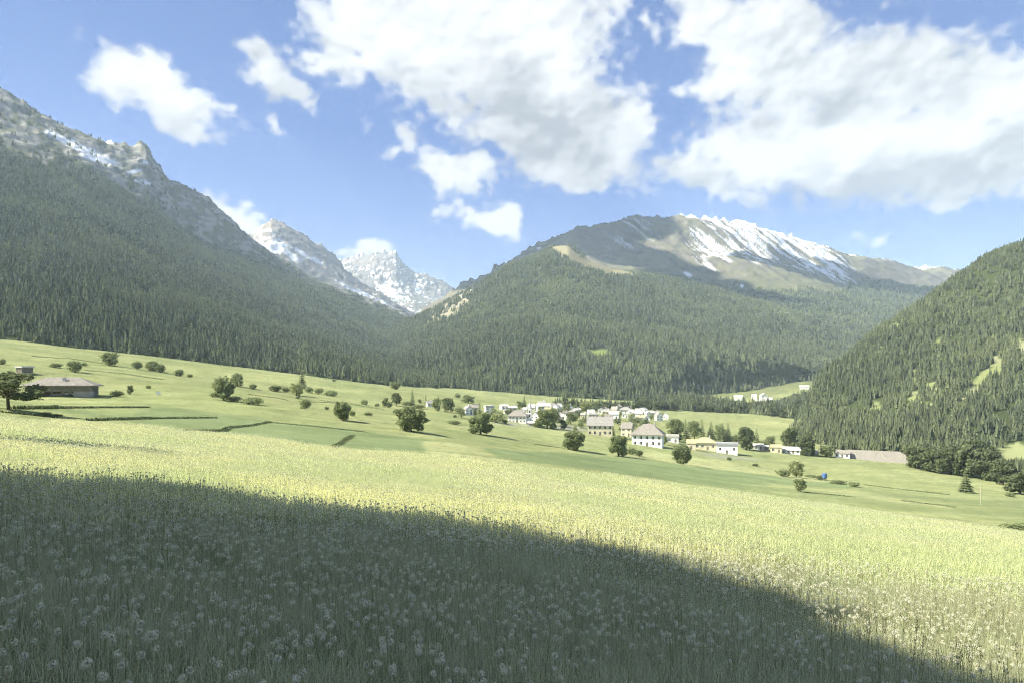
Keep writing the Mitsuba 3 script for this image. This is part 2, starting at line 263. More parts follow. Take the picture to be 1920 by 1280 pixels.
FLOOR, SCRUB, ROCK, TAN, SNOW = (.055, .072, .034), (.085, .10, .05), (.27, .26, .235), (.27, .25, .155), (.80, .82, .85)
BARE = {}                                              # 1 where no trees stand
def cover(name, V, s, px):
    py = H0 - V[..., 2] / V[..., 1] * F
    n = meshkit.fbm(V / 160, 5, 31)
    n2 = meshkit.fbm(V / 55, 4, 37)
    st = meshkit.fbm(np.stack([px / 14 + n * 2, s * 4.2, 0 * px], -1), 4, 41)
    bare = np.zeros_like(s)
    if name == 'left_mountain':
        t = s + (n - .5) * .75 + (st - .5) * .5
        bare = smooth_np(3.0, 3.12, t)
        scrub = smooth_np(.47, .60, n2 * .5 + st * .5 + .05 * smooth_np(240, 420, px))
        rock = lerp(lerp((.30, .295, .275), (.29, .275, .215), smooth_np(.45, .7, n)), SCRUB, scrub * .8)
        crag = meshkit.fbm(np.stack([V[..., 0] / 38, V[..., 1] / 60, V[..., 2] / 16], -1), 4, 83)
        rock = lerp(rock, (.12, .125, .125), smooth_np(.50, .58, crag) * .75)
        snow = smooth_np(3.80, 3.88, s + (n2 - .5) * .22 + .05 * smooth_np(120, 200, px)) * smooth_np(60, 80, px) * smooth_np(222, 205, px)
        snow = np.maximum(snow, smooth_np(3.90, 3.95, s + (n2 - .5) * .1) * smooth_np(34, 10, px))
        snow = np.maximum(snow, smooth_np(3.95, 3.98, s + (n2 - .5) * .06) * smooth_np(180, 200, px) * smooth_np(275, 250, px))
        snow = np.maximum(snow, np.maximum(blob(px, py, V, 150, 277, 72, 7, 26), blob(px, py, V, 185, 298, 34, 8, 14)) * (s > 3.2))
        for b in ((252, 322, 16, 4, -8), (268, 342, 18, 3, 12), (274, 305, 6, 3, 20)):
            snow = np.maximum(snow, blob(px, py, V, *b) * (s > 3))
        col = lerp(lerp(np.array(FLOOR), rock, bare), SNOW, snow)
        col = lerp(col, (.33, .33, .17), blob(px, py, V, 142, 307, 16, 8) * (s < 3.9))
        light = np.zeros_like(s)
        for b in ((175, 538, 12, 5), (190, 552, 9, 5, 30), (92, 446, 8, 5), (70, 555, 6, 4), (545, 612, 6, 5), (520, 690, 4, 12), (142, 310, 10, 5)):
            light = np.maximum(light, blob(px, py, V, *b))
        bare = np.maximum(bare, light)
        return lerp(col, (.17, .21, .08), light * (s < 3)), bare
    if name in ('rocky_peak', 'snowy_peak'):
        k = .565 if name == 'rocky_peak' else .54
        g = np.gradient(V[..., 2], axis=1) / np.maximum(np.abs(np.gradient(V[..., 0], axis=1)), 1e-3)
        snow = smooth_np(k, k + .03, n2 * .3 + meshkit.fbm(V / 30, 3, 39) * .22 + meshkit.fbm(V / 420, 4, 33) * .48 + np.clip(g, -.5, .5) * .10)
        if name == 'rocky_peak':
            snow *= smooth_np(1.2, 1.5, s)
            for b in ((525, 470, 40, 10, 25), (515, 464, 22, 16, 20), (580, 482, 34, 5, 28), (500, 440, 16, 10, 0)):
                snow = np.maximum(snow, blob(px, py, V, *b) * smooth_np(.42, .5, n2))
            snow = np.maximum(snow, blob(px, py, V, 700, 562, 62, 5, 27) * (s > .4))
        rock = lerp(lerp((.21, .205, .20), (.27, .24, .215), smooth_np(.4, .7, n)), (.11, .112, .115), smooth_np(.5, .68, n2) * .7)
        rock = lerp(rock, SCRUB, smooth_np(1.2, .8, s + n - .5) * .5)
        return lerp(rock, SNOW, snow), bare + 1
    if name == 'far_mountain':
        c = px + (s - 4) * 140
        streak = meshkit.fbm(np.stack([c / 6.5 + n * 1.2, s * 2.2, 0 * c], -1), 4, 151)
        rib = 1 - np.abs(2 * meshkit.fbm(np.stack([c / 24, s * .9, 0 * c], -1), 4, 51) - 1)
        wide = meshkit.fbm(np.stack([c / 50, s * 2.0, 0 * c], -1), 3, 53)
        zone = smooth_np(1235, 1285, px + (s - 4) * 40) * smooth_np(2.50, 3.05, s + .16 * smooth_np(1480, 1600, px))
        top = smooth_np(3.62, 3.95, s) * smooth_np(1240, 1290, px)
        zone = zone * (1 - smooth_np(1560, 1640, px) * smooth_np(3.9, 3.72, s + (n2 - .5) * .2))
        snow = smooth_np(.512, .565, streak * .80 + (1 - rib) * .10 + wide * .10 + (n2 - .5) * .22 + .15 * top + .095 - .25 * (1 - zone)) * zone
        snow = np.maximum(snow, smooth_np(.55, .65, n2 + .25 * smooth_np(3.9, 4, s)) * smooth_np(1590, 1630, px) * smooth_np(3.55, 3.9, s))
        snow = np.maximum(snow, smooth_np(.62, .70, streak) * .45 * smooth_np(1120, 1180, px) * smooth_np(3.0, 3.3, s) * smooth_np(1290, 1200, px))
        snow = np.maximum(snow, smooth_np(3.80, 3.90, s + (n2 - .5) * .5 + (streak - .5) * .4) * smooth_np(1255, 1275, px) * smooth_np(1640, 1590, px))
        snow = np.maximum(snow, smooth_np(.50, .56, streak * .7 + n2 * .3) * smooth_np(3.72, 3.86, s) * smooth_np(1590, 1620, px))
        for b in ((1010, 466, 6, 2), (1290, 515, 10, 3, 30), (1395, 540, 12, 3, 40), (1330, 500, 14, 3, 30), (1440, 572, 9, 3, 40)):
            snow = np.maximum(snow, blob(px, py, V, *b))
        tl = 2.15 + .5 * (n - .5) + .25 * smooth_np(1400, 1300, px) + .85 * smooth_np(1540, 1650, px)
        bare = smooth_np(tl - .06, tl + .06, s)
        rock = lerp(lerp((.150, .142, .125), (.185, .178, .125), smooth_np(.40, .62, n)), (.10, .098, .096), smooth_np(.42, .60, n2 * .6 + (1 - rib) * .5) * .8)
        rock = lerp(rock, (.135, .14, .085), smooth_np(2.9, 2.2, s + n2 - .5))
        return lerp(lerp(np.array(FLOOR), rock, bare), SNOW, snow), bare
    if name == 'middle_mountain':
        bare = np.maximum(blob(px, py, V, 1062, 474, 34, 14, 35), blob(px, py, V, 1135, 502, 60, 14, 14)) * (s > 3.3)
        rocky = blob(px, py, V, 850, 572, 60, 18, -38) * (s > 3.2)
        for b in ((1010, 505, 5, 3, -40), (1048, 503, 6, 3, -20)):
            bare = np.maximum(bare, blob(px, py, V, *b))
        col = lerp(lerp(np.array(FLOOR), (.26, .24, .15), bare), lerp(ROCK, TAN, n), rocky)
        light = np.maximum(blob(px, py, V, 1126, 664, 21, 11), blob(px, py, V, 1105, 660, 10, 4))
        return lerp(col, (.20, .25, .09), light), np.maximum(np.maximum(bare, rocky * .75), light)
    light = np.zeros_like(s)
    for b in ((1747, 724, 10, 8), (1715, 745, 8, 8), (1712, 710, 4, 12), (1640, 765, 10, 8), (1725, 758, 20, 4), (1850, 700, 26, 6, -42), (1815, 738, 22, 4, -30), (1870, 684, 8, 12, 0), (1880, 705, 5, 14, -20), (1648, 650, 4, 5),
              (1915, 648, 10, 10), (1680, 610, 4, 3), (1710, 720, 3, 4), (1695, 690, 3, 4), (1790, 670, 4, 3), (1760, 640, 4, 3), (1580, 768, 4, 5), (1610, 640, 5, 3)):
        light = np.maximum(light, blob(px, py, V, b[0], b[1], b[2] * 1.25, b[3] * 1.5, *b[4:]))
    edge = blob(px, py, V, 1912, 846, 40, 17) * (s < 1.5)
    open_ = smooth_np(.60, .70, n2) * .6
    light = np.maximum(light, edge)
    return lerp(lerp(np.array(FLOOR), (.075, .09, .04), open_), lerp(lerp((.20, .23, .10), (.23, .24, .145), smooth_np(.45, .6, n2)), np.array((.27, .30, .15)), edge), light), np.maximum(light, open_ * .3)

scene['hill_cover'] = {'type': 'twosided', 'bsdf': {'type': 'diffuse', 'reflectance': VCOL}}
HILL_WORDS = {'left_mountain': 'forested mountain slope on the left with a rocky crest', 'rocky_peak': 'rocky snow-patched peak behind the left slope', 'snowy_peak': 'small snowy peak at the head of the valley',
              'far_mountain': 'long bare mountain ridge with snow streaks', 'middle_mountain': 'forested spur in front of the snow-streaked ridge', 'right_hill': 'steep forested hill on the right'}
for k, (V, s, px) in HILLS.items():
    col, BARE[k] = cover(k, V, s, px)
    scene[k] = mikit.ply((V.reshape(-1, 3), grid_faces(*V.shape[:2])[:, ::-1]), 'hill_cover', True, color=np.clip(col, 0, 1).reshape(-1, 3))
    tag(k, HILL_WORDS[k], kind='structure')

# ------------------------------------------------------------------ fields of the valley ground

import shapely
def field_mask(pts, soft=0.0):
    poly = shapely.Polygon([on_ground(px, py, 3)[:2] for px, py in pts]).buffer(0)
    return gaussian_filter(shapely.contains_xy(poly, _X, _Y).astype(float), 1.0)

MEADOW, MOWN, HAY, LUSH = (.28, .30, .15), (.185, .23, .12), (.335, .35, .185), (.235, .268, .13)
gcol = np.broadcast_to(np.array(MEADOW), _X.shape + (3,)).copy()
gn = meshkit.fbm(np.stack([_X / 18, _Y / 35, 0 * _X], -1), 4, 61)
gn2 = meshkit.fbm(np.stack([_X / 5, _Y / 9, 0 * _X], -1), 3, 63)
gcol = lerp(gcol, np.array(LUSH), smooth_np(.42, .62, gn) * .8)
def paint(colour, pts, amount=1.0):
    global gcol
    gcol = lerp(gcol, np.array(colour), field_mask(pts) * amount)
paint(MOWN, [(40, 766), (300, 762), (500, 788), (690, 808), (800, 822), (830, 850), (640, 838), (430, 812), (250, 792), (120, 772)])
paint((.23, .265, .13), [(0, 750), (330, 758), (270, 766), (0, 768)])
paint(HAY, [(790, 826), (850, 830), (960, 862), (900, 872), (800, 852)])
paint(MOWN, [(905, 838), (1100, 850), (1400, 885), (1600, 905), (1600, 925), (1300, 905), (1000, 868), (930, 855)])
paint((.225, .255, .13), [(1350, 905), (1620, 912), (1960, 940), (1960, 985), (1700, 958), (1500, 930)])
paint(HAY, [(1150, 842), (1240, 850), (1340, 862), (1450, 880), (1560, 905), (1440, 888), (1290, 872)])
paint(HAY, [(1400, 902), (1600, 918), (1760, 945), (1780, 952), (1600, 930)], .8)
paint(HAY, [(1260, 852), (1350, 868), (1345, 876), (1250, 860)])
paint((.36, .375, .19), [(1390, 782), (1500, 795), (1500, 806), (1440, 800)])
paint((.29, .31, .15), [(1230, 776), (1400, 780), (1510, 806), (1500, 815), (1380, 808), (1240, 800)], .6)
paint((.19, .205, .10), [(1270, 738), (1400, 722), (1540, 696), (1540, 722), (1440, 742), (1300, 742)])
GRAVEL = (.30, .29, .27)
paint(GRAVEL, [(1300, 846), (1340, 850), (1395, 856), (1438, 864), (1395, 862), (1340, 858)], .6)
paint(GRAVEL, [(930, 790), (1010, 795), (1010, 799), (925, 793)])
paint(GRAVEL, [(1030, 795), (1080, 800), (1110, 806), (1090, 808), (1030, 802)])
strip = meshkit.fbm(np.stack([(_X + .35 * _Y) / 90, (_Y - .35 * _X) / 6, 0 * _X], -1), 3, 73)
gcol = lerp(gcol, gcol * np.array([.80, .84, .86]), smooth_np(.5, .66, strip) * (_R > 90) * .8)
gcol *= (1 + (gn2 - .5) * .35 + (meshkit.fbm(np.stack([_X / 60, _Y / 60, 0 * _X], -1), 3, 71) - .5) * .35)[..., None]
def turf_relief(p, n, uv):
    return fbm(p.x * .35, p.y * .35, octaves=3) * .8 + fbm(p.x * 1.3, p.y * 1.3, octaves=2) * .35
def turf_grain(p, n, uv):
    u, v = p.x * .94 + p.y * .34, p.y * .94 - p.x * .34
    a = fbm(u * .05, v * .6, octaves=4)
    b = fbm(p.x * .9, p.y * .45, octaves=3)
    return dr.clip(smoothstep(.42, .72, a) * .38 + smoothstep(.5, .8, b) * .35, 0, 1)
scene['ground_cover'] = {'type': 'twosided', 'bsdf': {'type': 'bumpmap', 'texture': proc(turf_relief, eps=.15), 'scale': .55, 'bsdf': {'type': 'blendbsdf', 'weight': proc(turf_grain), 'a': {'type': 'diffuse', 'reflectance': VCOL}, 'b': {'type': 'diffuse', 'reflectance': {'type': 'rgb', 'value': [.13, .165, .07]}}}}}
scene['ground'] = mikit.ply(ground_mesh, 'ground_cover', True, color=np.clip(gcol, .02, .9).reshape(-1, 3))
tag('ground', 'green valley ground under the meadows', kind='structure')

# ------------------------------------------------------------------ conifer forest: light clusters of trees, copied over the slopes
def conifer_arrays(h, r, tiers, sides, seed, colour, trunk=True):
    g = np.random.default_rng(seed)
    vs, fs, cs, at = [], [], [], 0
    for t in range(tiers):
        z0, z1 = h * (.10 + .80 * t / tiers), h * (.10 + .80 * (t + 1.9) / tiers)
        rr = r * (1 - t / tiers) ** .8 + .04 * r
        a = np.arange(2 * sides) * math.pi / sides + g.uniform(0, 6)
        rad = rr * np.where(np.arange(2 * sides) % 2, g.uniform(.35, .6, 2 * sides), g.uniform(.8, 1.15, 2 * sides))
        z = z0 - rad * .22 + g.uniform(-.03, .03, 2 * sides) * h
        ring = np.stack([rad * np.cos(a), rad * np.sin(a), z], 1)
        vs.append(np.vstack([ring, [[0, 0, min(z1, h)]]]))
        i = np.arange(2 * sides)
        fs.append(np.stack([i, (i + 1) % (2 * sides), i * 0 + 2 * sides], 1) + at)
        cs.append(np.broadcast_to(np.array(colour) * g.uniform(.85, 1.15), (2 * sides + 1, 3)))
        at += 2 * sides + 1
    return np.vstack(vs), np.vstack(fs), np.vstack(cs)

def merge(parts):
    v, f, c, at = [], [], [], 0
    for pv, pf, pc in parts:
        v.append(pv); f.append(pf + at); c.append(pc); at += len(pv)
    return np.vstack(v), np.vstack(f), np.vstack(c)

def shape_of(arr, bsdf='leaf_matter', smooth=False, **more):
    v, f, c = arr
    return mikit.ply((v, f), bsdf, smooth, color=np.clip(c, 0, 1), **more)

DARK, MID, PALE = (.076, .092, .058), (.106, .126, .074), (.142, .163, .088)
KINDS = ['dark', 'dark', 'dark', 'dark', 'mixed', 'mixed', 'mixed', 'larch', 'larch', 'larch']
CLUSTERS = len(KINDS)
for k in range(CLUSTERS):
    g = np.random.default_rng(100 + k)
    parts = []
    for q in range(4):
        h = g.uniform(13, 25)
        pick = {'dark': [DARK, DARK, MID], 'mixed': [MID, DARK, PALE], 'larch': [PALE, MID, PALE]}[KINDS[k]]
        wide = 1.3 if KINDS[k] == 'larch' else 1.0
        v, f, c = conifer_arrays(h * (.85 if wide > 1 else 1), h * g.uniform(.15, .20) * wide, 5, 4, 1000 + 10 * k + q, np.array(pick[int(g.integers(0, 3))]) * g.uniform(.8, 1.2))
        v = v + np.array([((q % 2) - .5) * 7.5 + g.uniform(-2.4, 2.4), ((q // 2) - .5) * 7.5 + g.uniform(-2.4, 2.4), -1.5])
        parts.append((v, f, c))
    scene[f'conifer_cluster_{k}'] = {'type': 'shapegroup', 'conifers': shape_of(merge(parts))}

n_forest = 0
def plant_forest(key, label, V, s, px, weight, spacing, scale=1.0, larch=0.0):
    """Clusters of four trees strewn over a slope, denser where weight is 1."""
    global n_forest
    du, dv = np.diff(V, axis=1)[:-1], np.diff(V, axis=0)[:, :-1]
    area = np.abs(du[..., 0] * dv[..., 1] - du[..., 1] * dv[..., 0])
    w = (area * weight[:-1, :-1]).ravel()
    N = int(w.sum() / spacing ** 2 / 4)
    g = np.random.default_rng(len(key) + int(spacing * 10))
    cell = g.choice(len(w), N, p=w / w.sum())
    i, j = np.divmod(cell, V.shape[1] - 1)
    a, b = g.random((2, N, 1))
    pos = V[i, j] * (1 - a) * (1 - b) + V[i + 1, j] * a * (1 - b) + V[i, j + 1] * (1 - a) * b + V[i + 1, j + 1] * a * b
    keep = pos[:, 2] > gz(pos[:, 0], pos[:, 1]) - 2.5
    mood = meshkit.fbm(pos[keep] / 140, 4, 91) + larch + g.normal(0, .07, int(keep.sum()))
    kind = np.where(mood < .50, g.integers(0, 4, len(mood)), np.where(mood < .62, g.integers(4, 7, len(mood)), g.integers(7, 10, len(mood))))
    for q, (p, rot, sc) in enumerate(zip(pos[keep], g.uniform(0, 360, N), g.uniform(.8, 1.2, N) * scale)):
        scene[f'{key}__{q + 1:05d}'] = {'type': 'instance', 'to_world': T().translate(p.tolist()).rotate([0, 0, 1], float(rot)).scale(float(sc)),
                                        'group': {'type': 'ref', 'id': f'conifer_cluster_{int(kind[q])}'}}
    n_forest += int(keep.sum())
    tag(key, label, kind='stuff')

V, s, px = HILLS['left_mountain']
nz = meshkit.fbm(V / 120, 4, 77)
plant_forest('left_forest', 'dense dark conifer forest on the left mountain slope', V, s, px, (1 - BARE['left_mountain']) * smooth_np(.98, 1.01, s + (nz - .5) * .03) * (s < 4.02) + .05 * (s > 3) * (s < 3.8) * (nz > .5), 5.7, .72)
V, s, px = HILLS['middle_mountain']
plant_forest('middle_forest', 'conifer forest on the spur in front of the snowy ridge', V, s, px, np.clip(1 - BARE['middle_mountain'], 0, 1) * smooth_np(.50, .60, s + .35 * smooth_np(1260, 1220, px) * -1 + .0) * (s < 4.06), 6.9, .83)
V, s, px = HILLS['far_mountain']
plant_forest('far_forest', 'distant conifer forest below the snowy ridge', V, s, px, np.clip(1 - BARE['far_mountain'], 0, 1) * (s > .6) * (px > 1250) * (px < 1800), 11, 1.0)
V, s, px = HILLS['right_hill']
plant_forest('right_forest', 'conifer and larch forest on the steep right hill', V, s, px, np.clip(1 - BARE['right_hill'], 0, 1) * smooth_np(.99, 1.02, s) * (s < 4.1) * (px < 2150), 4.3, .50, .0)
print('forest clusters', n_forest)


# ------------------------------------------------------------------ trees, bushes and hedges that stand alone
BARK = (.10, .085, .065)
def leaf_cloud(g, centres, radii, n, size, colours, flat=.75, shell=.35):
    """n small leaf sprays spread through ellipsoid lumps, denser towards their outside."""
    w = np.prod(radii, axis=1) ** (2 / 3)
    k = g.choice(len(centres), n, p=w / w.sum())
    d = g.normal(size=(n, 3)); d /= np.linalg.norm(d, axis=1, keepdims=True)
    rr = (shell + (1 - shell) * g.random((n, 1))) ** .6
    rr *= .66 + .62 * meshkit.noise(d * 2.6 + k[:, None] * 3.1, 3)[:, None]
    p = centres[k] + d * rr * radii[k]
    m = d + g.normal(size=(n, 3)) * .8; m /= np.linalg.norm(m, axis=1, keepdims=True)
    a = np.cross(m, g.normal(size=(n, 3))); a /= np.linalg.norm(a, axis=1, keepdims=True) + 1e-9
    b = np.cross(m, a)
    sz = size * g.uniform(.6, 1.3, (n, 1))
    v = np.stack([p - a * sz, p + b * sz * flat, p + a * sz * 1.1, p - b * sz * flat], 1).reshape(-1, 3)
    q = np.arange(n)[:, None] * 4
    f = np.vstack([q + [0, 1, 2], q + [0, 2, 3]])
    c = np.array(colours)[g.integers(0, len(colours), n)] * g.uniform(.8, 1.2, (n, 1)) * (.85 + .3 * g.random(len(centres))[k][:, None])
    return v, f, np.repeat(c, 4, axis=0)

def limb(p0, p1, r0, r1, sides=6):
    p0, p1 = np.array(p0, float), np.array(p1, float)
    t = (p1 - p0) / np.linalg.norm(p1 - p0)
    x = np.cross(t, [.3, .9, .1]); x /= np.linalg.norm(x); y = np.cross(t, x)
    a = np.arange(sides) * 2 * math.pi / sides
    ring = np.cos(a)[:, None] * x + np.sin(a)[:, None] * y
    v = np.vstack([p0 + ring * r0, p1 + ring * r1])
    i = np.arange(sides)
    f = np.vstack([np.stack([i, (i + 1) % sides, (i + 1) % sides + sides], 1), np.stack([i, (i + 1) % sides + sides, i + sides], 1)])
    return v, f, np.broadcast_to(np.array(BARK), (len(v), 3))

GREENS = {'dark': [(.15, .18, .10), (.175, .205, .11), (.13, .16, .085)], 'mid': [(.23, .27, .14), (.255, .295, .15), (.20, .24, .12)], 'pale': [(.30, .335, .165), (.32, .355, .175), (.27, .305, .15)]}
def tree_parts(kind, tone, seed, n=1500):
    """Trunk and crown meshes of a tree one metre tall and about one wide; they are scaled to the tree's own height and width."""
    g = np.random.default_rng(seed)
    if kind == 'conifer':
        parts = []
        for t in range(9):
            z = .12 + .80 * t / 8
            r = .46 * (1 - t / 9.3) ** .9
            m = max(5, int(13 * (1 - t / 11)))
            for q in range(m):
                a = q * 2 * math.pi / m + g.uniform(-.3, .3)
                tip = np.array([math.cos(a), math.sin(a), 0]) * r * g.uniform(.8, 1.15) + [0, 0, z - r * .20]
                root = np.array([0, 0, z + .03])
                side = np.array([-math.sin(a), math.cos(a), 0]) * r * .34
                mid = root * .42 + tip * .58
                v = np.array([root, mid + side + [0, 0, -.035], tip, mid - side + [0, 0, -.035], mid + [0, 0, .025]])
                f = np.array([[0, 1, 4], [1, 2, 4], [2, 3, 4], [3, 0, 4]])
                parts.append((v, f, np.broadcast_to(np.array(GREENS[tone][int(g.integers(0, 3))]) * g.uniform(.8, 1.2), (5, 3))))
        parts.append((np.array([[.03, 0, .9], [-.03, .02, .9], [0, -.03, .9], [0, 0, 1.0]]), np.array([[0, 1, 3], [1, 2, 3], [2, 0, 3]]), np.broadcast_to(np.array(GREENS[tone][0]), (4, 3))))
        return limb((0, 0, -.08), (0, 0, .9), .035, .006), merge(parts)
    if kind == 'bush':
        c = [(0, 0, .42)] + [(math.cos(a) * .26, math.sin(a) * .26, g.uniform(.28, .48)) for a in np.arange(6) * 1.05]
        r = [(.34, .34, .46)] + [(g.uniform(.2, .3), g.uniform(.2, .3), g.uniform(.26, .42)) for _ in range(6)]
        return limb((0, 0, -.1), (0, 0, .5), .04, .02), leaf_cloud(g, np.array(c), np.array(r), n // 2, .055, GREENS[tone])
    if kind == 'spreading':
        c = [(math.cos(a) * g.uniform(.18, .34), math.sin(a) * g.uniform(.18, .34), g.uniform(.28, .84)) for a in np.arange(13) * 2.4] + [(.36, .0, .40), (-.30, .05, .36), (.30, -.2, .52), (0, 0, .85)]
        r = [(g.uniform(.11, .17),) * 2 + (g.uniform(.09, .14),) for _ in range(17)]
        tr = [limb((0, 0, -.06), (.02, 0, .42), .022, .018)] + [limb((.02, 0, .36), np.array(q) * .85, .012, .004, 5) for q in c[:10]]
        return merge(tr), leaf_cloud(g, np.array(c), np.array(r), n, .026, GREENS[tone])
    tall = kind == 'upright'
    c, r = [(0, 0, .50)], [(.36, .36, .42) if not tall else (.31, .31, .46)]
    for q in range(19):
        a, z = q * 2.4, g.uniform(.12, .86)
        rad = .33 * math.sqrt(max(.12, 1 - ((z - .47) / .5) ** 2)) * g.uniform(.7, 1.12)
        c.append((math.cos(a) * rad, math.sin(a) * rad, z)); r.append((g.uniform(.10, .22),) * 2 + (g.uniform(.10, .19),))
    return merge([limb((0, 0, -.08), (0, 0, .5), .04, .02)] + [limb((0, 0, .3), np.array(q) * .8, .014, .005, 4) for q in c[1:5]]), leaf_cloud(g, np.array(c), np.array(r), n, .042, GREENS[tone])

PLANTS = {}
def plant(kind, tone, variant=0, n=1500):
    key = (kind, tone, variant, n)
    if key not in PLANTS:
        t, c = tree_parts(kind, tone, 300 + variant * 17 + len(kind), n)
        PLANTS[key] = (shape_of(t), shape_of(c, 'leaf_spray'))
    return PLANTS[key]

NAMES = {'conifer': 'conifer_tree', 'bush': 'bush', 'spreading': 'spreading_tree', 'round': 'broadleaf_tree', 'upright': 'broadleaf_tree'}
def add_tree(base, h, w, kind, tone, label, group=None, variant=0, rot=None, n=1500, depth=None, category=None):
    key = numbered(NAMES[kind])
    t, c = plant(kind, tone, variant, n)
    rot = (len(labels) * 47.0) % 360 if rot is None else rot
    m = T().translate([float(x) for x in base]).scale([float(w), float(depth or w), float(h)]).rotate([0, 0, 1], rot)
    scene[key + '__trunk'] = {**t, 'to_world': m}
    scene[key + '__crown'] = {**c, 'to_world': m}
    tag(key, label, category or ('bush' if kind == 'bush' else 'tree'), group)
    return key

def tree_at(px, py, wpx, hpx, kind, tone, label, variant=0, group=None, **more):
    p = on_ground(px, py)
    s_ = p[1] / F
    return add_tree(p, hpx * s_, wpx * s_ * (1.0 if kind in ('conifer', 'spreading') else 1.12), kind, tone, label, group, variant, **more)

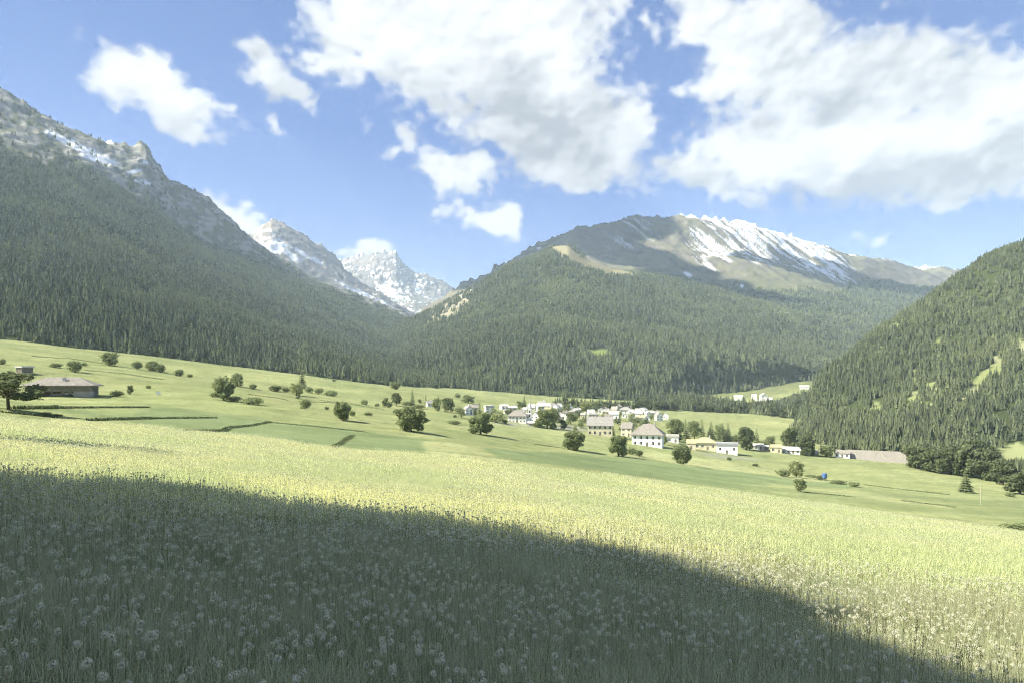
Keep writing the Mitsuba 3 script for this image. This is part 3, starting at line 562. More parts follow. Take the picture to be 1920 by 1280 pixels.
TREES = [  # px, foot py, width, height, kind, tone, label
    (16, 768, 142, 74, 'spreading', 'dark', 'dark spreading tree with gaps in its crown in front of the barn'),
    (85, 779, 26, 9, 'bush', 'mid', 'low bush on the meadow edge left, below the spreading tree'), (106, 781, 24, 7, 'bush', 'dark', 'flat dark bush just right of the low bush under the spreading tree'),
    (4, 683, 12, 14, 'bush', 'dark', 'small dark bush at the left picture edge above the barn'),
    (105, 689, 24, 11, 'bush', 'mid', 'low wide bush on the slope behind the barn roof'), (140, 697, 27, 25, 'round', 'mid', 'round tree directly behind the right half of the barn roof'), (157, 686, 12, 9, 'bush', 'mid', 'tiny bush right behind the round tree at the barn'),
    (206, 685, 34, 28, 'round', 'mid', 'round tree at the forest edge above the barn'), (257, 692, 20, 20, 'bush', 'mid', 'left one of three bushes along the forest edge'), (285, 695, 26, 22, 'round', 'mid', 'middle one of three bushes along the forest edge'), (301, 698, 18, 20, 'bush', 'dark', 'right one of three bushes along the forest edge'),
    (336, 705, 17, 17, 'bush', 'dark', 'dark bush alone at the forest edge left of the tall meadow tree'), (356, 707, 11, 8, 'bush', 'mid', 'small bush at the forest edge next to the dark one'),
    (219, 743, 24, 14, 'bush', 'dark', 'dark bush right of the barn'), (244, 739, 13, 18, 'round', 'dark', 'small narrow tree right of the barn'), (278, 728, 11, 8, 'bush', 'mid', 'tiny bush alone on the slope right of the barn'),
    (419, 750, 40, 48, 'upright', 'mid', 'tall bushy tree in the meadow nearest the forest, left of the long hedge bush'), (445, 724, 24, 30, 'round', 'mid', 'tree close behind the tall bushy meadow tree'), (438, 752, 30, 12, 'bush', 'mid', 'low bush between the tall meadow tree and the long hedge bush'), (474, 758, 40, 18, 'bush', 'mid', 'long low hedge bush right of the tall meadow tree'),
    (474, 729, 16, 13, 'bush', 'mid', 'round bush on the slope above the long hedge bush'), (517, 733, 26, 14, 'bush', 'dark', 'dark wide bush in the row below the forest tongue'), (537, 735, 14, 12, 'bush', 'dark', 'second dark bush in the row below the forest tongue'),
    (556, 741, 30, 26, 'round', 'pale', 'pale green tree in the row below the forest tongue'), (566, 727, 26, 36, 'conifer', 'dark', 'dark conifer behind the pale green tree'), (579, 736, 16, 14, 'bush', 'mid', 'bush right of the pale green tree'), (598, 738, 16, 14, 'bush', 'mid', 'bush in the middle of the hedge row on the upper meadow'), (621, 742, 24, 14, 'bush', 'mid', 'rounded bush ending the hedge row on the upper meadow'),
    (559, 747, 9, 7, 'bush', 'dark', 'small dark bush in front of the pale green tree'), (572, 766, 21, 21, 'round', 'mid', 'small round tree alone in the upper middle meadow'), (613, 768, 8, 8, 'bush', 'dark', 'tiny bush between two lone meadow trees'), (641, 787, 34, 38, 'round', 'mid', 'round leafy tree standing over a grassy bank'), (660, 780, 14, 15, 'bush', 'pale', 'pale bush beside the round leafy tree at the bank'),
    (595, 706, 9, 8, 'bush', 'mid', 'bush on the high meadow strip next to the forest'), (626, 715, 9, 6, 'bush', 'mid', 'tiny bush on the high meadow strip'), (683, 758, 14, 12, 'bush', 'mid', 'bush left of the pale post'), (707, 762, 10, 8, 'bush', 'mid', 'small bush at the foot of the pale post'), (722, 763, 14, 19, 'upright', 'mid', 'narrow tree right of the pale post'), (730, 764, 12, 14, 'bush', 'dark', 'dark bush in the copse right of the pale post'),
    (743, 760, 20, 25, 'upright', 'dark', 'tallest dark tree of the copse right of the pale post'), (690, 779, 18, 9, 'bush', 'mid', 'ragged bush in the meadow left of the big round tree'),
    (773, 760, 15, 32, 'conifer', 'mid', 'slender conifer behind the big round tree'), (762, 759, 22, 9, 'bush', 'mid', 'low bush at the foot of the slender conifer'), (787, 755, 7, 10, 'bush', 'dark', 'small dark bush right of the slender conifer'), (798, 760, 11, 22, 'conifer', 'pale', 'pale small conifer left of the first white house'), (785, 765, 24, 9, 'bush', 'mid', 'low scrub between the big round tree and the pale small conifer'),
    (819, 770, 18, 28, 'upright', 'mid', 'tree right of the first white house'), (840, 772, 26, 30, 'round', 'dark', 'dark round tree right of the first white house'), (860, 773, 18, 13, 'bush', 'mid', 'bush right of the dark round tree near the first white house'), (740, 729, 20, 17, 'round', 'mid', 'tree at the forest edge above the copse'), (698, 719, 36, 9, 'bush', 'mid', 'long scrub bush along the forest edge above the copse'),
    (858, 745, 12, 11, 'bush', 'mid', 'small bush on the slope left of the village'), (878, 755, 26, 16, 'round', 'mid', 'wide tree on the slope above the village'), (852, 795, 26, 9, 'bush', 'mid', 'low hedge left of the tree at the village edge'), (853, 782, 7, 6, 'bush', 'dark', 'tiny bush above the low hedge at the village edge'),
    (770, 808, 60, 50, 'round', 'mid', 'big round tree in the middle of the meadow'), (901, 814, 47, 44, 'round', 'mid', 'big tree with a dark side at the near edge of the village'), (899, 785, 18, 32, 'conifer', 'mid', 'conifer right behind the big tree at the village edge'),
    (930, 791, 32, 20, 'bush', 'pale', 'pale hedge left of the white farmhouse'), (946, 793, 12, 12, 'bush', 'mid', 'bush at the left corner of the white farmhouse'), (975, 766, 18, 16, 'round', 'mid', 'tree in front of the forest above the farmhouse'), (983, 764, 14, 24, 'conifer', 'dark', 'dark conifer left of the church'),
    (1026, 803, 40, 38, 'round', 'mid', 'broad tree right of the church'), (1040, 797, 24, 34, 'upright', 'mid', 'tall tree behind the broad tree right of the church'), (1008, 800, 22, 12, 'bush', 'mid', 'bush below the church'), (1056, 805, 16, 20, 'upright', 'dark', 'dark narrow tree in the middle of the village'), (1070, 795, 18, 24, 'round', 'mid', 'tree among the middle village houses'), (1064, 776, 14, 20, 'upright', 'mid', 'tree behind the middle village houses'), (1077, 787, 14, 14, 'bush', 'mid', 'bush right of the middle village houses'),
    (1075, 843, 42, 41, 'round', 'mid', 'leaning round tree in the meadow below the village'), (1160, 855, 36, 41, 'round', 'mid', 'round dark tree left of the large white house'), (1183, 851, 24, 16, 'bush', 'mid', 'bush right of the round dark tree, on the slope'), (1199, 855, 14, 15, 'bush', 'dark', 'small dark bush at the end of the slope bush'), (1279, 869, 38, 40, 'round', 'mid', 'leaning tree below the right corner of the large white house'),
    (1148, 817, 18, 26, 'conifer', 'dark', 'dark conifer in front of the cream building'), (1124, 815, 8, 20, 'conifer', 'dark', 'thin conifer before the cream wall'), (1137, 800, 10, 16, 'conifer', 'mid', 'small conifer at the left end of the cream building'), (1172, 812, 14, 14, 'bush', 'pale', 'pale bush between the cream building and the large white house'), (1100, 772, 30, 20, 'round', 'pale', 'pale tree behind the flat grey roofs'), (1118, 770, 22, 20, 'round', 'mid', 'tree right of the pale tree at the flat grey roofs'), (1090, 768, 20, 26, 'conifer', 'dark', 'dark conifer at the upper village edge'),
    (1195, 792, 24, 10, 'bush', 'mid', 'hedge in front of the upper right houses'), (1210, 795, 14, 14, 'bush', 'dark', 'dark bush in front of the upper right houses'), (1226, 772, 12, 18, 'conifer', 'dark', 'dark conifer above the rightmost upper house'), (1245, 833, 16, 22, 'upright', 'mid', 'tree at the right corner of the large white house'),
    (1268, 826, 30, 42, 'upright', 'mid', 'first tree of the row behind the cream hip-roofed house'), (1285, 824, 26, 40, 'conifer', 'mid', 'second tree of the row, a conifer'), (1302, 824, 26, 36, 'upright', 'mid', 'third tree of the row behind the cream hip-roofed house'), (1316, 822, 20, 38, 'conifer', 'mid', 'fourth tree of the row, a conifer'), (1333, 824, 26, 36, 'conifer', 'mid', 'fifth tree of the row, a wide conifer'), (1350, 826, 24, 34, 'upright', 'mid', 'sixth tree of the row behind the long pale house'), (1365, 828, 22, 38, 'conifer', 'mid', 'last conifer of the row behind the long pale house'), (1381, 830, 24, 20, 'bush', 'mid', 'bushy end of the tree row behind the houses'),
    (1400, 843, 32, 44, 'upright', 'dark', 'dark tall tree right of the glazed house'), (1418, 836, 22, 34, 'conifer', 'mid', 'conifer right of the dark tall tree'), (1444, 838, 20, 24, 'round', 'mid', 'round tree behind the small huts'), (1430, 838, 18, 16, 'bush', 'mid', 'bush behind the small huts'), (1480, 845, 34, 46, 'upright', 'mid', 'broad tree behind the long white hut'), (1512, 853, 34, 44, 'upright', 'dark', 'dark broad tree right of the long white hut'), (1550, 856, 30, 24, 'round', 'mid', 'round bush left of the low white shed'),
    (1493, 894, 28, 33, 'round', 'pale', 'leafy tree alone on the lower meadow'), (1468, 892, 26, 16, 'bush', 'mid', 'bush left of the lone lower meadow tree'), (1500, 921, 26, 25, 'round', 'mid', 'round bush tree below the lone lower meadow tree'), (1520, 894, 22, 6, 'bush', 'mid', 'low scrub left of the blue tank'), (1540, 899, 20, 10, 'bush', 'dark', 'dark bush at the foot of the blue tank'), (1573, 907, 30, 9, 'bush', 'mid', 'low hedge right of the blue tank'), (1602, 912, 20, 11, 'bush', 'mid', 'short hedge at the end of the low hedge'), (1416, 873, 12, 6, 'bush', 'dark', 'small dark bush at the end of the gravel yard'), (1367, 863, 10, 9, 'bush', 'mid', 'bush in the gravel yard'),
    (1811, 923, 38, 42, 'conifer', 'mid', 'layered conifer alone in front of the right wood'),
    (1722, 878, 56, 44, 'round', 'mid', 'first rounded tree at the left end of the right wood edge'), (1752, 884, 52, 50, 'round', 'mid', 'second rounded tree of the right wood edge'), (1783, 889, 54, 58, 'round', 'mid', 'third rounded tree of the right wood edge'), (1815, 893, 62, 72, 'upright', 'mid', 'tall tree of the right wood edge behind the layered conifer'), (1848, 899, 56, 66, 'upright', 'mid', 'tall tree right of the layered conifer'), (1880, 908, 50, 52, 'round', 'dark', 'dark rounded tree near the right picture edge'), (1912, 926, 56, 46, 'round', 'dark', 'dark rounded tree cut by the right picture edge'), (1894, 930, 18, 9, 'bush', 'mid', 'low bush in front of the dark rounded trees at right'),
    (1905, 996, 52, 20, 'bush', 'mid', 'loose bush in the tall meadow at the right picture edge'), (1830, 862, 44, 60, 'conifer', 'mid', 'conifer behind the right wood edge'), (1780, 858, 40, 56, 'conifer', 'mid', 'conifer above the third rounded wood edge tree'), (1740, 856, 40, 44, 'conifer', 'mid', 'conifer above the first rounded wood edge tree'),
]
for q, (px_, py_, w_, h_, kind_, tone_, text_) in enumerate(TREES):
    tone_ = 'dark' if px_ > 1700 and kind_ != 'bush' else tone_
    tree_at(px_, py_, w_, h_, kind_, tone_, text_, variant=q % 4, n=3000 if w_ * h_ > 1200 else 1300)

# trees just outside the picture on the left: their shade lies over the foreground meadow
for q, (x, y, h_, w_, turn_) in enumerate(((-20.83, 9.39, 17.62, 11.4, 350.2), (-15.26, 2.57, 15.44, 11.71, 158.3), (-16.03, 9.07, 15.25, 12.13, 198.0), (-16.96, 3.47, 16.1, 12.74, 150.3), (-28.21, 11.86, 18.07, 9.78, 39.6), (-17.57, 12.71, 16.74, 8.15, 62.0), (-41, 36, 17, 11, 20), (-49, 35, 18, 11, 80))):
    add_tree((x, y, float(gz(x, y)) - .2), h_, w_, 'round', 'mid', 'tall leafy tree shading the meadow beside the camera', 'trees beside the meadow left of the view', variant=q % 2, n=6500, rot=turn_)

# bands of wood in the valley behind the village
for k in range(5):
    gg = np.random.default_rng(700 + k)
    parts = []
    for q in range(3):
        t_, c_ = tree_parts('upright' if q else 'round', ['mid', 'dark', 'pale', 'mid', 'mid'][(k + q) % 5], 710 + 7 * k + q, 170)
        hh, ww = gg.uniform(9, 16), gg.uniform(8, 12)
        v = c_[0].copy(); v[:, 2] = v[:, 2]
        mid_ = v.reshape(-1, 4, 3).mean(1, keepdims=True); v = (mid_ + (v.reshape(-1, 4, 3) - mid_) * 2.3).reshape(-1, 3)
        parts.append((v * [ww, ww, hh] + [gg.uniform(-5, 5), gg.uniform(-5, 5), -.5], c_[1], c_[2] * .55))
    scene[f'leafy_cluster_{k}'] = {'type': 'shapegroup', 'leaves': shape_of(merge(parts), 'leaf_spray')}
def wood(key, label, outline, spacing, scale=1.0, hole=()):
    poly = shapely.Polygon([on_ground(px, py)[:2] for px, py in outline]).buffer(0)
    gg = np.random.default_rng(len(label)); shapely.prepare(poly)
    x0, y0, x1, y1 = poly.bounds; n = 0
    for x in np.arange(x0, x1, spacing):
        for y in np.arange(y0, y1, spacing):
            xx, yy = x + gg.uniform(-.45, .45) * spacing, y + gg.uniform(-.45, .45) * spacing
            u, w_ = CX + xx / yy * F, H0 - float(gz(xx, yy)) / yy * F
            if shapely.contains_xy(poly, xx, yy) and not any(math.hypot((u - a) / ra, (w_ - b) / rb) < 1 for a, b, ra, rb in hole):
                n += 1
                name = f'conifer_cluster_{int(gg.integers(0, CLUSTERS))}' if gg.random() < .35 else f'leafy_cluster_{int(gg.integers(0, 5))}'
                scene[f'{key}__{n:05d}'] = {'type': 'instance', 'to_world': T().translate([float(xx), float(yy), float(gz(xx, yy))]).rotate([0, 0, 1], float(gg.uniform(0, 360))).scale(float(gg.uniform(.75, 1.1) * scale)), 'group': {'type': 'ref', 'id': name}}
    tag(key, label, kind='stuff')
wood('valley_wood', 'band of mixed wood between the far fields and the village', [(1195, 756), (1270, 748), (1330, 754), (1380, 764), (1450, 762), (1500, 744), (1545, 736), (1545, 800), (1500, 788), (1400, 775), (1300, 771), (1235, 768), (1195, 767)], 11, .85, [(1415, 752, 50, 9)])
wood('wood_edge', 'dense leafy wood at the foot of the right hill', [(1705, 868), (1760, 874), (1830, 884), (1880, 900), (1960, 925), (2050, 940), (2050, 905), (1960, 896), (1880, 884), (1800, 858), (1720, 856)], 7, .62)
wood('village_wood', 'scrub and small trees between the village and the hill', [(1040, 764), (1120, 762), (1190, 764), (1190, 769), (1110, 768), (1040, 768)], 9, .6)

VILLAGE_TREES = [(1012, 772), (1035, 785), (1052, 776), (1086, 782), (1096, 792), (1090, 802), (1078, 806), (1160, 786), (1186, 786), (1143, 782), (1131, 786), (1158, 794), (1184, 794), (1222, 786), (1242, 784), (1252, 803), (1204, 803), (1188, 804), (1165, 806), (955, 780), (937, 781), (925, 781), (992, 774), (1060, 766), (1078, 770), (865, 783), (890, 777), (1108, 795), (1016, 790), (1040, 776)]
for q, (px_, py_) in enumerate(VILLAGE_TREES):
    tree_at(px_, py_, 12 + (q * 7) % 8, 11 + (q * 5) % 9, ('round', 'upright', 'conifer', 'round')[q % 4], ('mid', 'dark', 'mid', 'pale')[(q // 2) % 4], 'small garden tree between the village houses', variant=q % 4, group='garden trees among the village houses', n=700)

# ------------------------------------------------------------------ buildings
def wall_colour(name, c, rough=.18, scale=.6):
    def fn(p, n, uv, c=c):
        k = fbm(p.x * scale, p.y * scale, p.z * scale, octaves=4)
        return mi.Color3f(*c) * (1 + (k - .5) * rough * 2)
    scene[name] = {'type': 'twosided', 'bsdf': {'type': 'diffuse', 'reflectance': proc(fn)}}
wall_colour('white_render', (.86, .86, .84), .06)
wall_colour('cream_render', (.62, .58, .44), .10)
wall_colour('grey_render', (.50, .49, .47), .10)
wall_colour('brown_roof', (.26, .245, .225), .30, 1.5)
wall_colour('grey_roof', (.30, .29, .28), .25, 1.5)
wall_colour('pale_roof', (.50, .49, .47), .2, 1.5)
wall_colour('ochre_roof', (.45, .39, .24), .2, 1.5)
wall_colour('old_timber', (.19, .172, .150), .35, 3)
wall_colour('stone_wall', (.30, .29, .27), .3, 2)
scene['dark_glass'] = {'type': 'principled', 'base_color': {'type': 'rgb', 'value': [.04, .045, .05]}, 'roughness': .2}
scene['white_paint'] = diffuse((.78, .78, .76))
scene['blue_paint'] = {'type': 'twosided', 'bsdf': {'type': 'roughplastic', 'diffuse_reflectance': {'type': 'rgb', 'value': [.09, .17, .40]}, 'alpha': .25}}
scene['grey_metal'] = diffuse((.33, .34, .36))
scene['post_wood'] = diffuse((.42, .39, .33))

def box(x0, x1, y0, y1, z0, z1):
    m = trimesh.creation.box(extents=(x1 - x0, y1 - y0, z1 - z0))
    m.apply_translation(((x0 + x1) / 2, (y0 + y1) / 2, (z0 + z1) / 2))
    return m

def prism(poly, axis_len, along='x'):
    """A polygon (offset, height) drawn out along the ridge."""
    m = trimesh.creation.extrude_polygon(shapely.Polygon(poly), axis_len, engine='earcut')
    v = np.array(m.vertices)
    v = np.stack([v[:, 2] - axis_len / 2, v[:, 0], v[:, 1]], 1)
    m = trimesh.Trimesh(v, np.array(m.faces), process=False)
    if m.volume < 0:
        m.invert()
    return m

def hip_roof(W, D, h0, h1, over, ridge):
    a, b = W / 2 + over, D / 2 + over
    v = np.array([[-a, -b, h0], [a, -b, h0], [a, b, h0], [-a, b, h0], [-ridge / 2, 0, h1], [ridge / 2, 0, h1],
                  [-a, -b, h0 - .25], [a, -b, h0 - .25], [a, b, h0 - .25], [-a, b, h0 - .25]])
    f = [[0, 1, 5], [0, 5, 4], [1, 2, 5], [2, 3, 4], [2, 4, 5], [3, 0, 4], [0, 6, 7], [0, 7, 1], [1, 7, 8], [1, 8, 2], [2, 8, 9], [2, 9, 3], [3, 9, 6], [3, 6, 0], [6, 8, 7], [6, 9, 8]]
    return trimesh.Trimesh(v, f, process=False)

def house(px, py, wpx, wall_px, roof_px, label, wall='white_render', roof='grey_roof', style='gable', turn=0.0, depth=.8, wins=(3, 1), group=None, name='house', category='house', chimney=True, door=True, base=None):
    key = numbered(name)
    p = on_ground(px, py) if base is None else base
    k = p[1] / F
    W, Hw, Hr = wpx * k, wall_px * k, roof_px * k
    D = W * depth
    face = math.degrees(math.atan2(-p[0], p[1]))             # the front looks back along the sight line, turned by "turn"
    away = p[:2] / np.linalg.norm(p[:2]) * D / 2
    m = T().translate([float(p[0] + away[0]), float(p[1] + away[1]), float(p[2])]).rotate([0, 0, 1], face + turn)
    def part(n, mesh, bsdf, text=None):
        q = numbered(f'{key}__{n}')
        scene[q] = mikit.ply(mesh, bsdf, False, to_world=m)
        if text:
            tag(q, text)
        return q
    walls = [box(-W / 2, W / 2, -D / 2, D / 2, -2.5, Hw)]
    o = max(.35, W * .045)
    if style == 'gable':
        walls.append(prism([(-D / 2, Hw), (D / 2, Hw), (0, Hw + Hr * .97)], W - .02))
        t = .3
        sl = Hr / (D / 2)
        for s_ in (-1, 1):
            e = s_ * (D / 2 + o)
            part('roof', prism([(0, Hw + Hr), (e, Hw - o * sl), (e, Hw - o * sl + t), (0, Hw + Hr + t)], W + 2 * o), roof)
    elif style == 'gable_front':                              # the gable looks towards the viewer
        g = prism([(-W / 2, Hw), (W / 2, Hw), (0, Hw + Hr * .97)], D - .02); g.apply_transform(trimesh.transformations.rotation_matrix(math.pi / 2, [0, 0, 1])); walls.append(g)
        sl = Hr / (W / 2)
        for s_ in (-1, 1):
            e = s_ * (W / 2 + o)
            r_ = prism([(0, Hw + Hr), (e, Hw - o * sl), (e, Hw - o * sl + .3), (0, Hw + Hr + .3)], D + 2 * o)
            r_.apply_transform(trimesh.transformations.rotation_matrix(math.pi / 2, [0, 0, 1]))
            part('roof', r_, roof)
    elif style == 'hip':
        part('roof', hip_roof(W, D, Hw + .27, Hw + Hr, o * 1.4, max(W - D, W * .25)), roof)
    else:
        part('roof', box(-W / 2 - o, W / 2 + o, -D / 2 - o, D / 2 + o, Hw + .003, Hw + max(.35, Hr)), roof)
    part('wall', trimesh.util.concatenate(walls), wall)
    cols, rows = wins
    ww, wh = min(1.3, W / (cols * 2 + 1)) if cols else 0, min(1.5, Hw / (rows * 2)) if rows else 0
    for r_ in range(rows):
        for c in range(cols):
            if door and r_ == 0 and c == cols // 2:
                d_ = part('door', box(-W / 2 + W * (c + .5) / cols - .55, -W / 2 + W * (c + .5) / cols + .55, -D / 2 - .06, -D / 2 + .1, .05, min(2.1, Hw * .8)), 'old_timber')
                continue
            x, z = -W / 2 + W * (c + .5) / cols, Hw * (r_ + .55) / rows
            w_ = part('window', box(x - ww / 2, x + ww / 2, -D / 2 - .05, -D / 2 + .1, z - wh / 2, z + wh / 2), 'dark_glass')
            fr = trimesh.util.concatenate([box(x - ww / 2 - .12, x + ww / 2 + .12, -D / 2 - .12, -D / 2 + .05, z - wh / 2 - .14, z - wh / 2 - .003), box(x - .05, x + .05, -D / 2 - .09, -D / 2 - .055, z - wh / 2, z + wh / 2)])
            q = f'{w_}__frame'
            scene[q] = mikit.ply(fr, 'white_paint', False, to_world=m)
            n = 1
        x = -D / 4
        for side, xs in ((-1, -W / 2), (1, W / 2)):
            z = Hw * (r_ + .55) / rows
            part('window', box(xs - .06 if side < 0 else xs - .1, xs + .1 if side < 0 else xs + .06, -.5, .5, z - wh / 2, z + wh / 2), 'dark_glass')
    if chimney:
        part('chimney', box(W * .18, W * .18 + .8, D * .08, D * .08 + .8, Hw, Hw + Hr + .9), 'grey_render')
    tag(key, label, category, group)
    return key

HOUSES = [
    dict(px=806, py=762, wpx=13, wall_px=6, roof_px=4, label='small white house among trees at the left end of the village', turn=20, wins=(2, 1)),
    dict(px=877, py=777, wpx=15, wall_px=10, roof_px=6, label='white house with its gable showing left of the big village-edge tree', style='gable_front', turn=30, wins=(2, 2)),
    dict(px=888, py=770, wpx=16, wall_px=6, roof_px=5, label='pale house with a low roof behind the big village-edge tree', wall='grey_render', roof='brown_roof', wins=(2, 1)),
    dict(px=917, py=778, wpx=15, wall_px=14, roof_px=4, label='tall narrow white house just right of the village-edge conifer', style='flat', roof='pale_roof', turn=15, wins=(2, 3)),
    dict(px=945, py=768, wpx=14, wall_px=7, roof_px=3, label='bright white house at the upper left of the village', roof='pale_roof', turn=25, wins=(2, 1)),
    dict(px=961, py=770, wpx=16, wall_px=6, roof_px=3, label='pale grey house adjoining the bright white one', wall='grey_render', roof='pale_roof', wins=(2, 1)),
    dict(px=971, py=792, wpx=34, wall_px=12, roof_px=11, label='white farmhouse with a dark hipped roof in front of the church', roof='brown_roof', style='hip', turn=-8, wins=(5, 2), depth=.6),
    dict(px=1004, py=790, wpx=16, wall_px=11, roof_px=7, label='white house below the church tower', roof='pale_roof', style='gable_front', turn=-20, wins=(2, 2)),
    dict(px=1001, py=798, wpx=22, wall_px=5, roof_px=3, label='low grey outbuilding in front of the church', wall='grey_render', roof='pale_roof', wins=(2, 1), chimney=False),
    dict(px=1019, py=772, wpx=24, wall_px=11, roof_px=5, label='large white house right of the church', roof='pale_roof', wins=(4, 2), turn=10),
    dict(px=1029, py=776, wpx=14, wall_px=7, roof_px=5, label='cream house in front of the large white house by the church', wall='cream_render', roof='ochre_roof', turn=-10, wins=(2, 1)),
    dict(px=1043, py=773, wpx=15, wall_px=9, roof_px=7, label='white house with a steep bright roof', roof='pale_roof', style='gable_front', turn=-30, wins=(2, 1)),
    dict(px=1068, py=770, wpx=10, wall_px=7, roof_px=5, label='small white house standing alone behind the village trees', roof='pale_roof', style='gable_front', turn=25, wins=(1, 1)),
    dict(px=1047, py=784, wpx=11, wall_px=6, roof_px=4, label='small pale house in the dip behind the dark narrow tree', roof='grey_roof', wins=(2, 1)),
    dict(px=1056, py=786, wpx=8, wall_px=6, roof_px=3, label='tiny bright house in the dip among the trees', roof='pale_roof', wins=(1, 1), chimney=False),
    dict(px=1113, py=783, wpx=18, wall_px=6, roof_px=2, label='low house with a flat bright roof in mid village', style='flat', wall='grey_render', roof='pale_roof', wins=(3, 1), chimney=False),
    dict(px=1125, py=816, wpx=46, wall_px=20, roof_px=14, label='cream building with a broad grey roof and dark conifers before it', wall='cream_render', roof='grey_roof', wins=(5, 2), depth=.55),
    dict(px=1176, py=818, wpx=20, wall_px=16, roof_px=9, label='beige house squeezed between cream building and large white house', wall='cream_render', roof='brown_roof', wins=(2, 2), turn=-15),
    dict(px=1151, py=785, wpx=18, wall_px=9, roof_px=5, label='white house left of the dark roofed upper house', roof='pale_roof', wins=(2, 1)),
    dict(px=1173, py=774, wpx=22, wall_px=6, roof_px=6, label='upper white house with a dark grey hipped roof', style='hip', wins=(3, 1)),
    dict(px=1172, py=783, wpx=12, wall_px=7, roof_px=2, label='bright white cube house below the dark grey hipped roof', style='flat', roof='pale_roof', wins=(2, 1), chimney=False),
    dict(px=1195, py=782, wpx=18, wall_px=7, roof_px=4, label='white house right of the white cube house', roof='pale_roof', wins=(3, 1)),
    dict(px=1200, py=787, wpx=14, wall_px=5, roof_px=3, label='low pale house in front at the upper right of the village', roof='ochre_roof', wins=(2, 1), chimney=False),
    dict(px=1213, py=792, wpx=9, wall_px=10, roof_px=4, label='narrow tall white house at the upper right', roof='grey_roof', style='gable_front', wins=(1, 2), turn=10),
    dict(px=1234, py=788, wpx=13, wall_px=9, roof_px=6, label='last white house on the right before the far field', roof='grey_roof', style='gable_front', wins=(2, 2), turn=30),
    dict(px=1215, py=836, wpx=56, wall_px=21, roof_px=20, label='large white house with a broad brown hipped roof', roof='brown_roof', style='hip', wins=(5, 2), depth=.7, turn=-6),
    dict(px=1261, py=829, wpx=22, wall_px=10, roof_px=4, label='white garage with a dark opening right of the large white house', roof='pale_roof', style='flat', wins=(2, 1), chimney=False),
    dict(px=1296, py=842, wpx=16, wall_px=12, roof_px=6, label='beige side wing left of the cream hip-roofed house', wall='cream_render', roof='ochre_roof', wins=(1, 1), chimney=False),
    dict(px=1322, py=843, wpx=38, wall_px=13, roof_px=10, label='cream house with a flat yellow hipped roof', wall='cream_render', roof='ochre_roof', style='hip', wins=(4, 1), depth=.7),
    dict(px=1363, py=850, wpx=38, wall_px=16, roof_px=4, label='white house with a bluish flat roof and a dark picture window', style='flat', roof='grey_metal', wins=(3, 1), depth=.6, chimney=False),
    dict(px=1422, py=843, wpx=18, wall_px=8, roof_px=3, label='small grey hut right of the dark tall tree', wall='grey_render', roof='pale_roof', wins=(2, 1), chimney=False),
    dict(px=1436, py=843, wpx=10, wall_px=6, roof_px=2, label='tiny dark-fronted hut with a white roof edge', wall='stone_wall', roof='white_paint', style='flat', wins=(1, 1), chimney=False),
    dict(px=1455, py=848, wpx=20, wall_px=10, roof_px=4, label='cream hut left of the long white hut', wall='cream_render', roof='ochre_roof', wins=(2, 1), chimney=False),
    dict(px=1483, py=850, wpx=32, wall_px=7, roof_px=5, label='long white hut with a pale roof', roof='pale_roof', wins=(4, 1), depth=.4, chimney=False),
    dict(px=1527, py=853, wpx=13, wall_px=5, roof_px=3, label='small beige hut right of the dark broad tree', wall='cream_render', roof='pale_roof', wins=(1, 1), chimney=False),
    dict(px=1579, py=858, wpx=26, wall_px=9, roof_px=5, label='low white shed at the left end of the long brown roof', roof='brown_roof', wins=(3, 1), depth=.5, chimney=False, name='shed', category='shed'),
    dict(px=1648, py=864, wpx=104, wall_px=5, roof_px=13, label='very long low shed with a brown roof and a white base', roof='brown_roof', wins=(6, 1), depth=.16, chimney=False, name='shed', category='shed'),
    dict(px=1384, py=750, wpx=14, wall_px=6, roof_px=4, label='white house at the left of the far hamlet', roof='pale_roof', wins=(2, 1), chimney=False),
    dict(px=1414, py=748, wpx=9, wall_px=6, roof_px=4, label='small white house left of the tallest hamlet house', roof='pale_roof', wins=(1, 1), chimney=False),
    dict(px=1432, py=750, wpx=13, wall_px=9, roof_px=4, label='tallest white house of the far hamlet', roof='pale_roof', style='gable_front', wins=(2, 2), turn=20),
    dict(px=1441, py=755, wpx=14, wall_px=7, roof_px=3, label='white house in front in the far hamlet', roof='pale_roof', wins=(2, 1), turn=-10, chimney=False),
    dict(px=1423, py=756, wpx=11, wall_px=5, roof_px=3, label='pale low house in front of the far hamlet', roof='pale_roof', wins=(1, 1), chimney=False),
    dict(px=1508, py=729, wpx=16, wall_px=4, roof_px=3, label='white houses edge half hidden by the right hill', roof='pale_roof', wins=(2, 1), chimney=False),
    dict(px=46, py=701, wpx=21, wall_px=12, roof_px=3, label='small dark shed with one pale side behind the barn', wall='old_timber', roof='pale_roof', style='flat', wins=(0, 0), chimney=False, door=False, name='shed', category='shed', turn=35),
]
